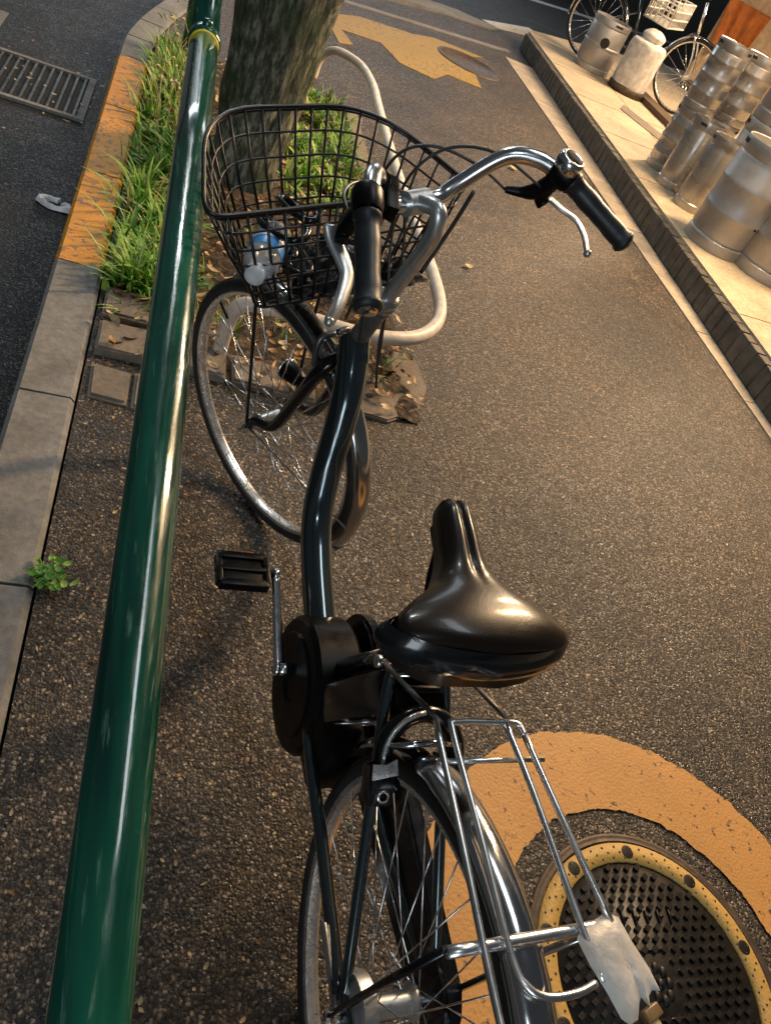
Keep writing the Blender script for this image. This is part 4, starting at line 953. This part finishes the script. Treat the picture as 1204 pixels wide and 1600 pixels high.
for s in (-1, 1):
    part('rack_leg', M['blackg'] if s < 0 else M['chrome'], rk, lambda bm: tube(bm, [(s*.098, -.018, .653), (s*.090, -.008, .5), (s*.082, .0, HR)], .0048, 8))
# ---- kick stand
def kst(bm):
    for s in (-1, 1): tube(bm, cr_path([(s*.078, 0, HR-.01), (s*.085, -.04, .2), (s*.105, -.09, .02)], 4), .007, 10)
    tube(bm, [(-.105, -.09, .012), (.105, -.09, .012)], .007, 10)
part('kick_stand', M['alloy'], B, kst)

# ---- bottle lying in the basket
a_, b_ = Vector((-.222, 1.070, .770)), Vector((-.262, .927, .756))
bo = empty('bottle', a_); tag(bo, 'clear plastic drink bottle with a blue label lying in the wire basket', 'bottle')
Mb = frame_z((0, 0, 0), b_-a_, (1, 0, 0)); Lb = (b_-a_).length
def pet(bm): lathe(bm, [(0, .0), (.022, .001), (.029, .008), (.031, .02), (.029, .026), (.031, .036), (.0305, .09), (.028, .096), (.030, .104), (.024, .120), (.0135, .132), (.0125, .138)], Mb, 32)
part('bottle_body', M['pet'], bo, pet)
part('blue_label', M['label_blue'], bo, lambda bm: lathe(bm, [(.0316, .040), (.0318, .042), (.0316, .088), (.0312, .089)], Mb, 32))
part('label_white_patch', M['white'], bo, lambda bm: lathe(bm, [(.0324, .058), (.0325, .059), (.0325, .064), (.0324, .065)], Mb, 32))
part('cap', M['white'], bo, lambda bm: lathe(bm, [(.0125, .128), (.0165, .128), (.0165, .146), (.014, .148), (0, .148)], Mb, 24))
# black crumpled cover and cable lock in the basket
bm = bmesh.new(); n = 34
V = [[None]*(n+1) for _ in range(n+1)]
for i in range(n+1):
    for j in range(n+1):
        s_, t_ = i/n, j/n; x = (-.15+.30*s_); y = 1.045+.15*t_; x *= (1-.35*t_); h = .732 + .050*math.sin(PI*s_)*(.4+.6*s_)*math.sin(PI*t_) + .030*abs(noise.noise(Vector((s_*5, t_*4, 2)))) + .02*noise.noise(Vector((s_*13, t_*12, 7)))
        V[i][j] = bm.verts.new(SB @ Vector((x+.012*noise.noise(Vector((s_*9, t_*9, 1))), y+.012*noise.noise(Vector((s_*9, t_*9, 4))), max(.731, h))))
for i in range(n):
    for j in range(n): bm.faces.new((V[i][j], V[i+1][j], V[i+1][j+1], V[i][j+1]))
bmesh.ops.solidify(bm, geom=bm.faces[:], thickness=.002)
tag(link('saddle_cover', bm, M['blackfab']), 'crumpled black nylon cover stuffed in the bottom of the basket', 'cover')
bm = bmesh.new(); P = []
for i in range(60): a = i*.42; P.append(SB @ Vector((-.135+.02*math.sin(i*.15)+.035*math.cos(a)*.6, 1.12+.055*math.sin(a), .748+.0022*i)))
tube(bm, P, .006, 8); tag(link('cable_lock', bm, M['blackg']), 'black coiled cable lock at the left side of the basket against the rail', 'cable lock')
# ---- torn plastic wrapped on the rack corner
wr = empty('plastic_wrapper', (.08, -.05, .67)); wr.parent = None
tag(wr, 'torn white plastic wrapper taped round the rear rack corner', 'wrapper')
bm = bmesh.new(); n = 22; BM = B.matrix_world
top = []; out = [(.050, -.026), (.060, -.018), (.078, -.012), (.098, -.006), (.112, -.012), (.119, -.035), (.126, -.062), (.131, -.082), (.122, -.080), (.114, -.084), (.110, -.094), (.104, -.084), (.099, -.090), (.092, -.101), (.078, -.104), (.070, -.098), (.064, -.075), (.056, -.05)]
cx, cy = .09, -.05
rings = []
for q in range(8):
    f = q/7; rings.append([bm.verts.new(BM @ Vector((cx+(p[0]-cx)*f, cy+(p[1]-cy)*f, .668 + .003*noise.noise(Vector((p[0]*60*f, p[1]*60*f, 3))) + .002*abs(noise.noise(Vector((p[0]*150*f, p[1]*90*f, 8)))) - .010*f**4)) - wr.location) for p in out])
for a, b in zip(rings, rings[1:]):
    for k in range(len(out)): k2 = (k+1) % len(out); bm.faces.new((a[k], a[k2], b[k2], b[k]))
bmesh.ops.remove_doubles(bm, verts=bm.verts, dist=1e-5); bmesh.ops.solidify(bm, geom=bm.faces[:], thickness=.0012)
link('torn_sheet', bm, M['wrap'], wr, autos=50)
part('brown_tape', M['tape'], wr, lambda bm: box(bm, (0, 0, 0), (.022, .012, .010), Matrix.Translation(-wr.location) @ BM @ Matrix.Translation((.112, -.098, .655)) @ Matrix.Rotation(.3, 4, 'Z'), .002))
part('tape_tail', M['leaf_b'], wr, lambda bm: box(bm, (0, 0, 0), (.026, .022, .006), Matrix.Translation(-wr.location) @ BM @ Matrix.Translation((.108, -.116, .654)) @ Matrix.Rotation(.3, 4, 'Z'), .0015))

# ================================================================ SHOP SIDE
sw_ = empty('shop_wall', (5.4, 9.4, 0)); 
bm = bmesh.new(); prism(bm, [(0, 0), (3.2, -2.2), (3.5, -1.8), (.3, .4)], PT+.005, 3.4); link('wall', bm, M['wall'], sw_, smooth=False)
tag(sw_, 'warm tan plastered shop front wall at the top right corner behind the parked bicycle', 'wall')
bm = bmesh.new(); prism(bm, [(-.012, -.004), (3.19, -2.215), (3.198, -2.2), (0, -.001)], PT+.006, PT+.12); link('skirting', bm, M['step_face'], sw_, smooth=False)
# second bicycle parked behind the far kegs
b2 = empty('bicycle', (3.92, 8.72, PT)); tag(b2, 'second bicycle with a white basket parked by the shop behind the two far kegs', 'bicycle')
dirv = Vector((4.28-3.56, 7.52-8.40, 0)); rz2 = math.atan2(dirv.y, dirv.x) - PI/2
b2.location = (3.56, 8.40, PT); b2.rotation_euler = (0, 0.06, rz2)
make_wheel(b2, Matrix.Translation((0, 0, .33)), detail=False, R=.33)
make_wheel(b2, Matrix.Translation((0, 1.137, .33)) , detail=False, R=.33)
f2 = part('frame', M['frame'], b2, lambda bm: (tube(bm, cr_path([(0, 1.0, .66), (0, .9, .55), (0, .75, .38), (0, .5, .28)], 5), .019, 12), tube(bm, [(0, .5, .28), (0, .33, .72)], .016, 10), tube(bm, [(0, .5, .28), (.05, 0, .33)], .010, 8), tube(bm, [(0, .5, .28), (-.05, 0, .33)], .010, 8), tube(bm, [(0, .38, .6), (.05, 0, .33)], .009, 8), tube(bm, [(0, .38, .6), (-.05, 0, .33)], .009, 8)))
part('fork', M['chrome'], b2, lambda bm: [tube(bm, cr_path([(s*.045, 1.03, .66), (s*.05, 1.12, .48), (s*.055, 1.137, .33)], 5), .010, 10) for s in (-1, 1)] + [tube(bm, [(0, 1.03, .66), (0, .96, .92)], .014, 10)])
part('handlebar', M['chrome'], b2, lambda bm: tube(bm, cr_path([(-.27, .68, .98), (-.22, .82, 1.02), (-.12, .92, 1.02), (0, .96, .95), (.12, .92, 1.02), (.22, .82, 1.02), (.27, .68, .98)], 6), .011, 10))
part('saddle', M['leather'], b2, lambda bm: (sphere(bm, (0, .28, .78), (.10, .11, .04), 16), sphere(bm, (0, .40, .775), (.035, .12, .03), 12)))
make_fender(b2, Matrix.Translation((0, 1.137, .33)), 45, 200, .35, .05, M['fender_steel'], 'front_fender')
make_fender(b2, Matrix.Translation((0, 0, .33)), 20, 190, .35, .05, M['fender_steel'], 'rear_fender')
def crate(bm):
    c = Vector((0, .66, .62))
    for z in (0, .07, .14, .21): tube(bm, [c+Vector(q) for q in ((-.19, -.14, z), (.19, -.14, z), (.19, .14, z), (-.19, .14, z))], .009, 6, closed=True)
    for i in range(9):
        x = -.19+.38*i/8
        for y in (-.14, .14): tube(bm, [c+Vector((x, y, 0)), c+Vector((x, y, .21))], .007, 5)
        tube(bm, [c+Vector((x, -.14, 0)), c+Vector((x, .14, 0))], .006, 5)
    for i in range(6):
        y = -.14+.28*i/5
        for x in (-.19, .19): tube(bm, [c+Vector((x, y, 0)), c+Vector((x, y, .21))], .007, 5)
part('basket', M['crate'], b2, crate)
bm = bmesh.new(); n = 26; V = []
for i in range(n+1):
    V.append([])
    for q in range(13):
        u_ = i/n; v_ = q/12; w_ = .50*(1-.25*(1-v_)); V[-1].append(bm.verts.new((w_*(u_-.5), -.035-.028*math.sin(u_*19+v_*1.5)*(1.1-v_*.7), .55*v_ + .03*math.sin(u_*6)*(1-v_))))
for i in range(n):
    for q in range(12): bm.faces.new((V[i][q], V[i+1][q], V[i+1][q+1], V[i][q+1]))
bmesh.ops.solidify(bm, geom=bm.faces[:], thickness=.006)
o = link('orange_cloth', bm, M['orange']); o.location = (5.60, 9.23, .62); o.rotation_euler = (0, 0, math.atan2(-2.2, 3.2)); tag(o, 'orange cloth hanging on the shop wall above the parked bicycle wheel', 'cloth')
